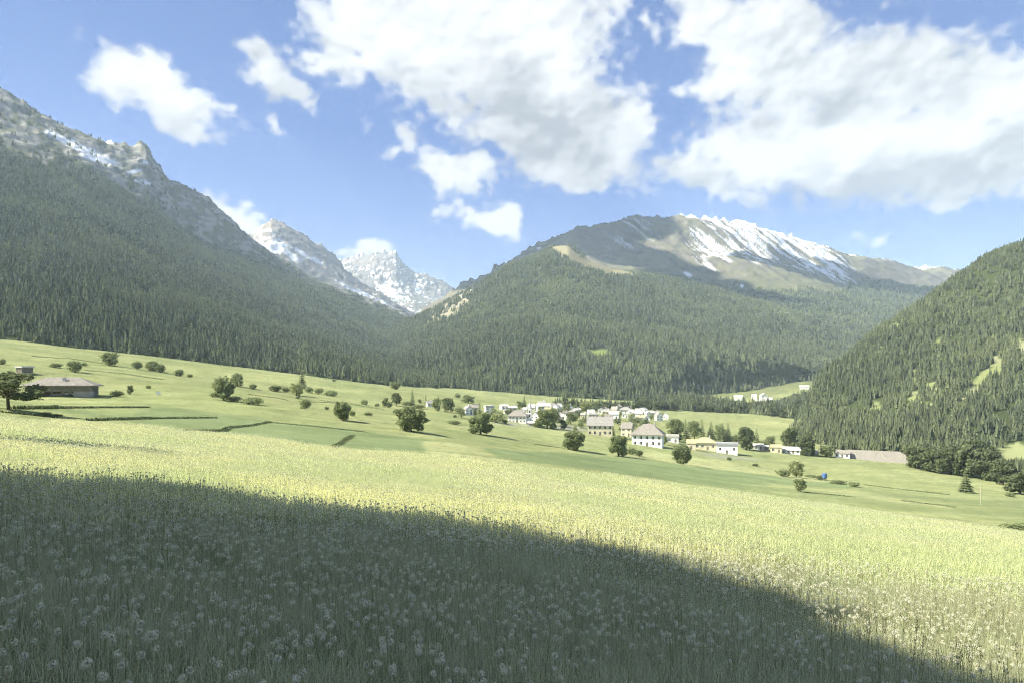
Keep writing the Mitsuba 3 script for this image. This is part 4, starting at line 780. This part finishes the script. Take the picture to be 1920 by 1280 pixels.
for q_, (px_, py_) in enumerate(((985, 772), (1009, 781), (1016, 764), (1031, 768), (1036, 779), (1052, 768), (1060, 781), (1072, 778), (1082, 775), (1128, 776), (1138, 778), (1160, 768), (1184, 776), (1206, 776), (1142, 789), (1186, 790), (1221, 779), (1248, 786), (1094, 784), (952, 776), (997, 768), (1025, 783), (1040, 766), (1047, 791), (1064, 788), (1120, 770), (1153, 774), (1178, 769), (1197, 775), (1215, 783), (1230, 780), (1133, 772), (1108, 778), (978, 777))):
    HOUSES.append(dict(px=px_, py=py_, wpx=9 + (q_ * 5) % 6, wall_px=5 + (q_ * 3) % 4, roof_px=3 + q_ % 3, label='small pale house packed among others in the village centre', group='small pale houses of the village centre', wall=('white_render', 'white_render', 'cream_render', 'grey_render')[q_ % 4],
                       roof=('pale_roof', 'grey_roof', 'pale_roof', 'brown_roof')[(q_ // 2) % 4], style=('gable', 'gable_front', 'gable', 'hip')[q_ % 4], turn=(q_ * 37) % 60 - 30, wins=(2, 1), chimney=q_ % 2 == 0))
for h in HOUSES:
    house(**h)

# the church: nave with a steep roof, tower, spire and cross
def church(px, py):
    p = on_ground(px, py); k = p[1] / F
    key = numbered('church')
    m = T().translate([float(p[0]), float(p[1]), float(p[2])]).rotate([0, 0, 1], -15)
    def part(n, mesh, bsdf):
        q = numbered(f'{key}__{n}'); scene[q] = mikit.ply(mesh, bsdf, False, to_world=m); return q
    tw, th, sp = 5.5 * k, 27 * k, 15 * k
    part('tower', box(-tw / 2, tw / 2, -tw / 2, tw / 2, -2, th), 'white_render')
    cone = trimesh.creation.cone(radius=tw * .62, height=sp, sections=8); cone.apply_translation((0, 0, th))
    sp_ = part('spire', cone, 'pale_roof')
    scene[sp_ + '__cross'] = mikit.ply(trimesh.util.concatenate([box(-.08, .08, -.08, .08, th + sp - .3, th + sp + 1.4), box(-.4, .4, -.081, .081, th + sp + .7, th + sp + .86)]), 'grey_metal', False, to_world=m)
    for z in (th * .55, th * .82):
        part('window', box(-.5, .5, -tw / 2 - .05, -tw / 2 + .1, z - .8, z + .8), 'dark_glass')
        part('window', box(-tw / 2 - .05, -tw / 2 + .1, -.5, .5, z - .8, z + .8), 'dark_glass')
    L, Wn, Hn, Hr = 20 * k, 11 * k, 11 * k, 8 * k
    nave = trimesh.util.concatenate([box(-L, -tw / 2, -Wn / 2, Wn / 2, -2, Hn), prism([(-Wn / 2, Hn), (Wn / 2, Hn), (0, Hn + Hr * .97)], L - tw / 2 - .02)])
    g = np.array(nave.vertices); g[8:, 0] += -(L + tw / 2) / 2; nave = trimesh.Trimesh(g, nave.faces, process=False)
    part('nave', nave, 'white_render')
    for s_ in (-1, 1):
        r_ = prism([(0, Hn + Hr), (s_ * (Wn / 2 + .5), Hn - .5), (s_ * (Wn / 2 + .5), Hn - .2), (0, Hn + Hr + .3)], L - tw / 2 + .8); r_.apply_translation((-(L + tw / 2) / 2, 0, 0))
        part('roof', r_, 'pale_roof')
    for q in range(3):
        x = -L + (q + .7) * (L - tw) / 3.2
        part('window', box(x - .5, x + .5, -Wn / 2 - .05, -Wn / 2 + .1, Hn * .35, Hn * .8), 'dark_glass')
    tag(key, 'white village church with a slim tower and pointed spire', 'church')
church(994, 793)

# the barn at the left: board walls under a wide low roof, open bay
def barn(px, py):
    p = on_ground(px, py); k = p[1] / F
    key = numbered('barn')
    W, D, Hw, Hr = 110 * k, 50 * k, 19 * k, 17 * k
    away = p[:2] / np.linalg.norm(p[:2]) * D / 2
    m = T().translate([float(p[0] + away[0]), float(p[1] + away[1]), float(p[2])]).rotate([0, 0, 1], 16)
    def part(n, mesh, bsdf, text=None):
        q = numbered(f'{key}__{n}'); scene[q] = mikit.ply(mesh, bsdf, False, to_world=m)
        if text: tag(q, text)
        return q
    w = part('wall', trimesh.util.concatenate([box(-W / 2, W / 2, -D / 2 + 3.2, D / 2, -2, Hw), box(-W / 2, W / 2, -D / 2, -D / 2 + 3.15, Hw * .52, Hw)]), 'old_timber', 'dark timber wall with an open bay under it')
    n = 46
    for q in range(n):                                      # upright boards of the front
        x = -W / 2 + W * (q + .5) / n
        scene[numbered(f'{w}__plank')] = mikit.ply(box(x - W / n * .42, x + W / n * .42, -D / 2 - .05 - .03 * (q % 3 == 0), -D / 2 - .004, Hw * .5, Hw - .06), 'old_timber', False, to_world=m)
    part('stone_end', box(W * .22, W / 2 + .01, -D / 2 - .02, -D / 2 + 3.1, -2, Hw * .515), 'stone_wall', 'grey stone end wall')
    for x in (-W * .46, -W * .28, -W * .1, W * .08):
        part('post', box(x - .14, x + .14, -D / 2 + .02, -D / 2 + .3, -1.5, Hw * .515), 'old_timber')
    r = part('roof', hip_roof(W, D, Hw + .3, Hw + Hr, 1.1, W * .5), 'brown_roof', 'wide low brown roof of hipped shape')
    scene[r + '__chimney'] = mikit.ply(box(W * .03, W * .03 + .8, -2.4, -1.6, Hw + Hr * .55, Hw + Hr * 1.0), 'grey_render', False, to_world=m)
    tag(key, 'low timber barn with a wide brown roof at the left of the meadow', 'barn')
barn(118, 743)

# small things in the fields
def simple(name, mesh, bsdf, label, category, base, rot=0):
    key = numbered(name)
    scene[key] = mikit.ply(mesh, bsdf, 30, to_world=T().translate([float(x) for x in base]).rotate([0, 0, 1], rot))
    tag(key, label, category)

def parked_car(px, py, L, paint_key, label):
    p = on_ground(px, py); key = numbered('parked_car'); m = T().translate([float(x) for x in p]).rotate([0, 0, 1], 8)
    side = shapely.Polygon([(-L / 2, .35), (L / 2, .35), (L / 2, .75), (L * .36, .92), (L * .2, 1.42), (-L * .3, 1.46), (-L * .46, .98), (-L / 2, .9)]).buffer(.05).simplify(.02)
    body = trimesh.creation.extrude_polygon(side, 1.7, engine='earcut'); v = np.array(body.vertices)
    body = trimesh.Trimesh(np.stack([v[:, 0], v[:, 2] - .85, v[:, 1]], 1), np.array(body.faces)[:, ::-1], process=False)
    scene[key + '__body'] = mikit.ply(body, paint_key, 30, to_world=m)
    scene[key + '__side_window'] = mikit.ply(box(-L * .28, L * .2, -.91, -.86, .95, 1.32), 'dark_glass', False, to_world=m)
    for q, x in enumerate((-L * .3, L * .3)):
        w = trimesh.creation.cylinder(radius=.33, height=.22, sections=16); w.apply_transform(trimesh.transformations.rotation_matrix(math.pi / 2, [1, 0, 0])); w.apply_translation((x, -.82, .33))
        scene[numbered(key + '__wheel')] = mikit.ply(w, 'dark_glass', 30, to_world=m)
    tag(key, label, 'car')
parked_car(128, 741, 2.6 + .8, 'white_paint', 'white car parked in front of the open bay of the barn')

def hay_roll(px, py, r, label):
    c = trimesh.creation.cylinder(radius=r, height=r * 1.7, sections=24)
    c.apply_transform(trimesh.transformations.rotation_matrix(math.pi / 2, [1, 0, .25])); c.apply_translation((0, 0, r))
    simple('hay_roll', c, 'post_wood' if r < .5 else 'white_paint', label, 'hay bale', on_ground(px, py))
hay_roll(297, 740, .6, 'pale wrapped hay bale alone on the slope right of the barn')
def straw_pile(px, py):
    p = on_ground(px, py); g = np.random.default_rng(5)
    h = trimesh.creation.icosphere(3, 1.0); v = np.array(h.vertices); v = v * (1 + (meshkit.fbm(v * 2, 3, 3)[:, None] - .5) * .5) * [2.4, 1.1, .9]; v[:, 2] = np.maximum(v[:, 2], -.1)
    simple('straw_heap', trimesh.Trimesh(v, h.faces, process=False), 'post_wood', 'heap of pale straw under the eaves of the barn', 'straw heap', p)
straw_pile(107, 741)

def blue_tank(px, py):
    p = on_ground(px, py); k = p[1] / F; key = numbered('water_tank'); m = T().translate([float(x) for x in p])
    c = trimesh.creation.cylinder(radius=4.4 * k, height=7.5 * k, sections=32); c.apply_translation((0, 0, 8.8 * k))
    d = trimesh.creation.icosphere(3, 4.4 * k); d.apply_scale([1, 1, .3]); d.apply_translation((0, 0, 12.5 * k))
    scene[key + '__barrel'] = mikit.ply(trimesh.util.concatenate([c, d]), 'blue_paint', 30, to_world=m)
    for q in range(4):
        a = q * math.pi / 2 + .6
        scene[numbered(key + '__leg')] = mikit.ply(trimesh.util.concatenate([box(-.06, .06, -.06, .06, -.5, 5.5 * k)]).apply_translation((math.cos(a) * 3.5 * k, math.sin(a) * 3.5 * k, 0)), 'grey_metal', False, to_world=m)
    tag(key, 'blue tank on short legs in the lower meadow', 'tank')
blue_tank(1546, 900)

def post(px, py, hpx, label):
    p = on_ground(px, py); k = p[1] / F
    c = trimesh.creation.cylinder(radius=.075, height=hpx * k + 1, sections=10); c.apply_translation((0, 0, (hpx * k - 1) / 2))
    simple('wooden_post', c, 'post_wood', label, 'post', p)
post(1839, 946, 40, 'thin pale pole in the meadow right of the layered conifer')
post(712, 763, 14, 'pale post beside the copse on the upper meadow')

def bank_shade(pts, h, label):
    """A step in the terraces: a strip of dark blades put in for its shade."""
    g = np.random.default_rng(len(label))
    pts = np.array(pts, float); tt = np.linspace(0, len(pts) - 1, 6 * len(pts))
    P3 = np.array([on_ground(np.interp(t, np.arange(len(pts)), pts[:, 0]), np.interp(t, np.arange(len(pts)), pts[:, 1])) for t in tt])
    seg = np.linalg.norm(np.diff(P3, axis=0), axis=1); L = np.concatenate([[0], np.cumsum(seg)])
    n = int(L[-1] * 40)
    t = g.uniform(0, L[-1], n)
    q = np.stack([np.interp(t, L, P3[:, i]) for i in range(3)], 1)
    q[:, 0] += g.normal(0, .3, n); q[:, 1] += g.normal(0, .25, n)
    q[:, 2] = gz(q[:, 0], q[:, 1])
    a = g.uniform(0, 6.3, n)
    hh = .6 * h * g.uniform(.5, 1.2, n); w = .10
    dx, dy = np.cos(a) * w, np.sin(a) * w
    v = np.stack([q + np.stack([dx, dy, 0 * dx - .1], 1), q - np.stack([dx, dy, 0 * dx + .1], 1), q + np.stack([g.normal(0, .15, n), g.normal(0, .15, n), hh], 1)], 1).reshape(-1, 3)
    c = np.repeat(np.array(GREENS['dark'])[g.integers(0, 3, n)] * .75 * g.uniform(.8, 1.3, (n, 1)), 3, axis=0)  # green darkened to stand for the shade on the terrace riser
    key = numbered('bank_shade')
    scene[key] = shape_of((v, np.arange(3 * n).reshape(-1, 3), c))
    tag(key, label, kind='stuff')
bank_shade([(26, 766), (110, 765), (200, 764), (280, 764)], .9, 'dark grassy bank under the barn, uppermost of the terraces')
bank_shade([(165, 788), (230, 786), (300, 784), (405, 783)], .7, 'dark grassy bank in the middle of the terraces')
bank_shade([(340, 808), (420, 808), (428, 802), (470, 798), (507, 791)], .6, 'lowest kinked dark bank of the terraces')
bank_shade([(620, 840), (640, 830), (662, 815)], .28, 'short slanting bank below the round leafy tree')
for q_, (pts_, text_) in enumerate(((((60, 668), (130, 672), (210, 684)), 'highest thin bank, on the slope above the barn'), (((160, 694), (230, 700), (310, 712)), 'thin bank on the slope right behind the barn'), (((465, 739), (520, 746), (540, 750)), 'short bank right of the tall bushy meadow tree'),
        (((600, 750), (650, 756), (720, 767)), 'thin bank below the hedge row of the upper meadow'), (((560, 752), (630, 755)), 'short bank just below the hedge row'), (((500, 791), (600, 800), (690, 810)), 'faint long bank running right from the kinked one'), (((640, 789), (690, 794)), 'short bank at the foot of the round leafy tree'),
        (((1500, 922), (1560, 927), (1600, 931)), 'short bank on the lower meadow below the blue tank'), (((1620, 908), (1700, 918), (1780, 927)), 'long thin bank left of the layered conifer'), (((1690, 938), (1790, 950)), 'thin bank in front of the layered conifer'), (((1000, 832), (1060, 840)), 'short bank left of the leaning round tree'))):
    bank_shade(list(pts_), .45, text_)
bank_shade([(0, 772), (60, 778), (110, 783)], .6, 'short dark bank below the spreading tree')

# ------------------------------------------------------------------ the grass and the flowers
def blades(g, n, size, h, w, colours, seg=2, lean=.35):
    """Grass blades on a square patch of the given side, each a bent strip."""
    x, y = g.uniform(-size / 2, size / 2, (2, n))
    a, b = g.uniform(0, 2 * math.pi, (2, n))
    hh, ww = h * g.uniform(.55, 1.2, n), w * g.uniform(.6, 1.3, n)
    l = np.abs(g.normal(0, lean, n)) * hh
    dx, dy = np.cos(a) * ww / 2, np.sin(a) * ww / 2
    mx, my = x + np.cos(b) * l * .3, y + np.sin(b) * l * .3
    tx, ty = x + np.cos(b) * l, y + np.sin(b) * l
    z = np.zeros(n)
    if seg == 2:
        v = np.stack([np.stack([x - dx, y - dy, z - .04], 1), np.stack([x + dx, y + dy, z - .04], 1), np.stack([mx - dx * .8, my - dy * .8, hh * .55], 1), np.stack([mx + dx * .8, my + dy * .8, hh * .55], 1), np.stack([tx, ty, hh], 1)], 1).reshape(-1, 3)
        f = (np.arange(n)[:, None, None] * 5 + np.array([[0, 1, 3], [0, 3, 2], [2, 3, 4]])).reshape(-1, 3); k = 5
    else:
        v = np.stack([np.stack([x - dx, y - dy, z - .04], 1), np.stack([x + dx, y + dy, z - .04], 1), np.stack([tx, ty, hh], 1)], 1).reshape(-1, 3)
        f = np.arange(3 * n).reshape(-1, 3); k = 3
    c = np.repeat(np.array(colours)[g.integers(0, len(colours), n)] * g.uniform(.8, 1.2, (n, 1)), k, axis=0)
    return v, f, c

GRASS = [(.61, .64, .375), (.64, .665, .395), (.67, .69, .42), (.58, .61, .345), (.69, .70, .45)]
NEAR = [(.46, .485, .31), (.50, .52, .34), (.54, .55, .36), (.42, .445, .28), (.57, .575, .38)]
HEADC = [(.70, .69, .55), (.66, .66, .52), (.74, .72, .57)]
YELLOW = [(.67, .68, .38), (.66, .68, .43)]
scene['grass_blade'] = {'type': 'principledthin', 'base_color': VCOL, 'roughness': .55, 'spec_trans': 0.0, 'diff_trans': 0.9, 'eta': 1.3}

def seed_head(g, r=.0225, n=64):
    """A dandelion clock: a small core, fine rays and the little parachutes on the outside of the ball."""
    d = g.normal(size=(n, 3)); d /= np.linalg.norm(d, axis=1, keepdims=True)
    a = np.cross(d, g.normal(size=(n, 3))); a /= np.linalg.norm(a, axis=1, keepdims=True); b = np.cross(d, a)
    R = r * g.uniform(.85, 1.05, (n, 1)); w = r * .26
    v1 = np.stack([d * R + a * w, d * R - a * w * .5 + b * w * .87, d * R - a * w * .5 - b * w * .87], 1).reshape(-1, 3)
    v2 = np.stack([d * R, a * r * .03, -a * r * .03], 1).reshape(-1, 3)
    v = np.vstack([v1, v2]); f = np.arange(len(v)).reshape(-1, 3)
    c = np.vstack([np.repeat(np.array(HEADC)[g.integers(0, 3, n)], 3, axis=0), np.broadcast_to(np.array((.5, .5, .42)), (3 * n, 3))])
    core = trimesh.creation.icosphere(1, r * .24)
    return merge([(v, f, c), (np.array(core.vertices), np.array(core.faces), np.broadcast_to(np.array((.36, .33, .25)), (len(core.vertices), 3)))])

def stem_arr(h, r=.0022, bend=.03, colour=(.34, .38, .20)):
    z = np.linspace(-.03, h, 4); ox = bend * (z / h) ** 2
    a = np.arange(3) * 2 * math.pi / 3
    v = np.concatenate([np.stack([ox[i] + r * np.cos(a), r * np.sin(a), z[i] + 0 * a], 1) for i in range(4)])
    f = []
    for i in range(3):
        for k in range(3):
            p, q = i * 3 + k, i * 3 + (k + 1) % 3
            f += [[p, q, q + 3], [p, q + 3, p + 3]]
    return v, np.array(f), np.broadcast_to(np.array(colour), (len(v), 3))

def panicle(g, h):
    """A flowering grass stalk with a loose spike."""
    st = stem_arr(h, .0016, .05 * g.uniform(.3, 1.6), (.26, .27, .13))
    n = 16
    z = h * g.uniform(.78, 1.0, n); p = np.stack([.05 * (z / h) ** 2 + g.normal(0, .008, n), g.normal(0, .008, n), z], 1)
    d = g.normal(size=(n, 3)) * .006 + [0, 0, .014]
    s_ = np.cross(d, g.normal(size=(n, 3))); s_ = s_ / np.linalg.norm(s_, axis=1, keepdims=True) * .004
    v = np.stack([p - s_, p + s_, p + d], 1).reshape(-1, 3)
    return merge([st, (v, np.arange(3 * n).reshape(-1, 3), np.broadcast_to(np.array((.36, .34, .2)), (3 * n, 3)))])

g = np.random.default_rng(21)
HEADS = [seed_head(np.random.default_rng(400 + i)) for i in range(4)]
LOWHEAD = []
for i in range(3):
    b_ = trimesh.creation.icosphere(1, .022); LOWHEAD.append((np.array(b_.vertices), np.array(b_.faces)[:: 1], None))

NEAR_V, MID_V, FAR_V = 3, 3, 3
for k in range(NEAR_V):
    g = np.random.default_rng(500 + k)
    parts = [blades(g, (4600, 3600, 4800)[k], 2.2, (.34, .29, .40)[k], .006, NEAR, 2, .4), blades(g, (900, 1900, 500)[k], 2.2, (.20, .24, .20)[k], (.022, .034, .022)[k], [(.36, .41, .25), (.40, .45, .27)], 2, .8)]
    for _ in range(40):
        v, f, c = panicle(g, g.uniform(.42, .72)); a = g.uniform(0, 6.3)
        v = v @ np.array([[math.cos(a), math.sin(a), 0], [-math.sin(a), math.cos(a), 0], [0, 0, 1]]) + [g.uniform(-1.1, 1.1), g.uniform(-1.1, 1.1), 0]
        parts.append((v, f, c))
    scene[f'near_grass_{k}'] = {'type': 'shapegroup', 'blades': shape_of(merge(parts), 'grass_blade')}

def flower_dots(g, n, size, h, r, colours):
    """Small flower and seed heads as crossed scraps on thin stems."""
    x, y = g.uniform(-size / 2, size / 2, (2, n)); z = h * g.uniform(.75, 1.2, n)
    p = np.stack([x, y, z], 1)
    parts_v, parts_f, parts_c = [], [], []
    col = np.array(colours)[g.integers(0, len(colours), n)]
    for _ in range(4):
        d = g.normal(size=(n, 3)); d /= np.linalg.norm(d, axis=1, keepdims=True)
        e = np.cross(d, g.normal(size=(n, 3))); e /= np.linalg.norm(e, axis=1, keepdims=True)
        q = p + g.normal(size=(n, 3)) * r * .35
        v = np.stack([q - d * r, q + d * r * .6 - e * r * .8, q + d * r * .6 + e * r * .8], 1).reshape(-1, 3)
        parts_v.append(v); parts_c.append(np.repeat(col, 3, axis=0))
    v = np.vstack(parts_v); c = np.vstack(parts_c)
    sw = .0025 + r * .05
    sv = np.stack([p + [sw, 0, 0], p - [sw, 0, 0], p * [1, 1, 0]], 1).reshape(-1, 3)
    v = np.vstack([v, sv]); c = np.vstack([c, np.broadcast_to(np.array((.42, .47, .24)), (len(sv), 3))])
    return v, np.arange(len(v)).reshape(-1, 3), c

for k in range(MID_V):
    g = np.random.default_rng(520 + k)
    tint = np.array([[1.12, 1.08, 1.05], [1, 1, 1], [.90, .94, .88]][k])
    parts = [blades(g, 3600, 4.2, .40, .018, np.array(GRASS) * tint, 2, .4), flower_dots(g, (340, 190, 80)[k], 4.2, .44, .024, [(.60, .61, .46), (.56, .58, .43), (.66, .67, .42)])]
    scene[f'middle_grass_{k}'] = {'type': 'shapegroup', 'blades': shape_of(merge(parts), 'grass_blade')}
for k in range(FAR_V):
    g = np.random.default_rng(540 + k)
    tint = np.array([[1.12, 1.08, 1.05], [1, 1, 1], [.90, .94, .88]][k])
    parts = [blades(g, 2600, 9.0, .42, .055, np.array(GRASS) * tint, 1, .4), flower_dots(g, (420, 240, 110)[k], 9.0, .44, .040, [(.60, .61, .46), (.56, .58, .43), (.66, .67, .42)])]
    scene[f'far_grass_{k}'] = {'type': 'shapegroup', 'blades': shape_of(merge(parts), 'grass_blade')}

count = 0
MEADOW_END = shapely.Polygon([on_ground(px, py, 3)[:2] for px, py in ((-250, 785), (0, 786), (200, 795), (430, 816), (640, 842), (800, 856), (960, 876), (1300, 912), (1600, 950), (1920, 1000), (2150, 1040))] + [(25, -4), (-25, -4)]).buffer(0)
shapely.prepare(MEADOW_END)
def mood(x, y, g):
    v = float(meshkit.fbm(np.array([x / 9, y / 22, 0]), 3, 15)) + g.normal(0, .05)
    return 0 if v < .47 else 1 if v < .57 else 2
def lay(prefix, variants, step, d0, d1, side, jitter=.25):
    global count
    g = np.random.default_rng(int(step * 100))
    for y in np.arange(-d1, d1, step):
        for x in np.arange(-d1, d1, step):
            r = math.hypot(x, y)
            if not (d0 <= r < d1) or abs(x) > .75 * y + side or y < -1:
                continue
            if not shapely.contains_xy(MEADOW_END, x, y):
                continue
            xx, yy = x + g.uniform(-jitter, jitter) * step, y + g.uniform(-jitter, jitter) * step
            z = float(gz(xx, yy)); e = .6
            nx, ny = (float(gz(xx + e, yy)) - z) / e, (float(gz(xx, yy + e)) - z) / e
            rot = math.radians(g.uniform(0, 360)); c, s_ = math.cos(rot), math.sin(rot)
            sc = g.uniform(.85, 1.15)
            m = np.array([[c, -s_, 0, xx], [s_, c, 0, yy], [nx * c + ny * s_, -nx * s_ + ny * c, sc, z], [0, 0, 0, 1.0]])
            count += 1
            scene[f'meadow_grass__{count:05d}'] = {'type': 'instance', 'to_world': T(m), 'group': {'type': 'ref', 'id': f'{prefix}_{mood(xx, yy, g) }'}}
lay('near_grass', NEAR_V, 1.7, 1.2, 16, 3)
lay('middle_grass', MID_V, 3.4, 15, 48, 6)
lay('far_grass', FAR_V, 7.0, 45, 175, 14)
tag('meadow_grass', 'tall flowering meadow grass over the whole foreground', kind='stuff')
print('grass patches', count)

# dandelion clocks of the foreground: the 300 that show largest one by one, the rest as one mass
g = np.random.default_rng(31)
_tab = meshkit.noise(np.stack([*np.meshgrid(np.arange(200) * .11, np.arange(200) * .11, indexing='ij'), np.zeros((200, 200))], -1), 5)
_patch = lambda x, y: _tab[int(x * 5 + 75) % 200, int(y * 5) % 200]
spots = []
cells = {}
SPECIAL = [(190, 1087, 1.15, 'largest dandelion clock on a bent stem alone at lower left'), (343, 1054, 1.0, 'dandelion clock standing higher than its neighbours, right of and above the largest one'), (308, 1190, 1.0, 'big dandelion clock low at left, below and right of the largest one'), (1500, 1213, 1.0, 'big pale dandelion clock at the shadow edge at lower right')]
while len(spots) < 8000:
    y = 2.4 + 15.6 * g.random() ** .62
    x = g.uniform(-.74, .74) * (y + .4)
    if _patch(x, y) < .12 + .30 * g.random():
        continue
    c = (int(x / .055), int(y / .055))
    if c in cells:
        continue
    cells[c] = 1
    spots.append((x, y, g.uniform(.26, .43), g.uniform(.8, 1.2)))
spots.sort(key=lambda q: q[1] - .1 * q[2])
HEAD_S = [shape_of(h, 'grass_blade') for h in HEADS]
STEM_S = [shape_of(stem_arr(1.0, .0032, b, c), 'grass_blade') for b, c in ((.03, (.36, .40, .22)), (.12, (.42, .38, .26)), (-.10, (.36, .41, .21)), (.2, (.40, .42, .24)))]
BEND = [.03, .12, -.10, .2]
mass = []
def dandelion(x, y, h, sc, k, label, group):
    z = float(gz(x, y)); key = numbered('dandelion')
    a = math.radians((k * 77) % 360)
    scene[key + '__stem'] = {**STEM_S[k % 4], 'to_world': T().translate([x, y, z]).rotate([0, 0, 1], math.degrees(a)).scale([.8, .8, h])}
    hx, hy = x + .8 * BEND[k % 4] * math.cos(a), y + .8 * BEND[k % 4] * math.sin(a)
    scene[key + '__seed_head'] = {**HEAD_S[(k // 4) % 4], 'to_world': T().translate([hx, hy, z + h + .012]).rotate([0, 0, 1], k * 31.0).scale(sc)}
    tag(key, label, 'dandelion', group)
for k, (px, py, sc, text) in enumerate(SPECIAL):
    d = 1.25 * F / (py - (H0 + .126 * F + .109 * (px - CX)))      # the head stands about .4 m over the slope
    x = (px - CX) / F * d
    dandelion(x, d, .42, sc * 1.6, k * 5, text, None)
for k, (x, y, h, sc) in enumerate(spots):
    if k < 300:
        dandelion(x, y, h, sc, k, 'grey-white dandelion clock on a thin stem in the shaded foreground meadow', 'dandelion clocks of the near meadow')
        continue
    z = float(gz(x, y)); v, f, c = HEADS[k % 4]
    if y > 7: v, f, c = v[:132], f[:44], c[:132]
    sv, sf, sc_ = stem_arr(h, .0026, 0)
    mass += [(v * sc * (1.0 if y < 8 else 1.1) + [x, y, z + h], f, c), (sv + [x, y, z], sf, sc_)]
scene['dandelion_mass'] = shape_of(merge(mass), 'grass_blade')
tag('dandelion_mass', 'countless dandelion clocks further back in the shaded meadow', kind='stuff')

# ------------------------------------------------------------------ clouds high above the picture; their shadows lie on the far ridge
import manifold3d
def cumulus(key, lumps, label, height=2700.0):
    balls = []
    for px, py, d, rx, ry in lumps:
        q = P(px, py, d); c = q + SUN / SUN[2] * (height - q[2])
        m = manifold3d.Manifold.sphere(1.0, 24).scale([rx, ry, 170.0]).translate(c.tolist())
        balls.append(m)
    body = manifold3d.Manifold.batch_boolean(balls, manifold3d.OpType.Add).refine_to_length(90.0).to_mesh()
    v, f = np.array(body.vert_properties[:, :3]), np.array(body.tri_verts)
    v = v + (meshkit.fbm(v / 260, 4, 3)[:, None] - .5) * 170 * np.array([1, 1, .5])
    scene[key] = mikit.ply((v, f), {'type': 'null'}, True, interior={'type': 'homogeneous', 'albedo': .99, 'sigma_t': .06})
    tag(key, label, kind='stuff')
cumulus('cumulus_cloud', [(905, 500, 4330, 250, 300), (970, 480, 4450, 300, 320), (1050, 452, 4560, 330, 330), (1130, 446, 4600, 330, 330), (1200, 440, 4650, 240, 330), (1120, 500, 4250, 300, 260), (1200, 508, 4150, 260, 240), (1255, 515, 3950, 230, 200), (1320, 535, 3700, 200, 160), (1385, 552, 3520, 170, 120), (1440, 570, 3380, 150, 100)], 'white cumulus cloud above the picture, shading the far ridge')
cumulus('cumulus_cloud_001', [(1530, 540, 4250, 200, 200), (1600, 540, 4400, 260, 220), (1680, 544, 4600, 260, 220), (1750, 552, 4750, 240, 200)], 'smaller white cumulus cloud above the picture, shading the end of the far ridge')

# ------------------------------------------------------------------ the air
zlo = min(float(_Z.min()), min(float(V[..., 2].min()) for V, _, _ in HILLS.values())) - 1
zhi = max(float(V[..., 2].max()) for V, _, _ in HILLS.values()) + 15
scene['haze'] = {'type': 'cube', 'to_world': T().translate([0, 0, (zlo + zhi) / 2]).scale([13500, 13500, (zhi - zlo) / 2]), 'bsdf': {'type': 'null'}, 'interior': {'type': 'ref', 'id': 'air'}}
tag('haze', 'thin pale haze over the valley', kind='stuff')
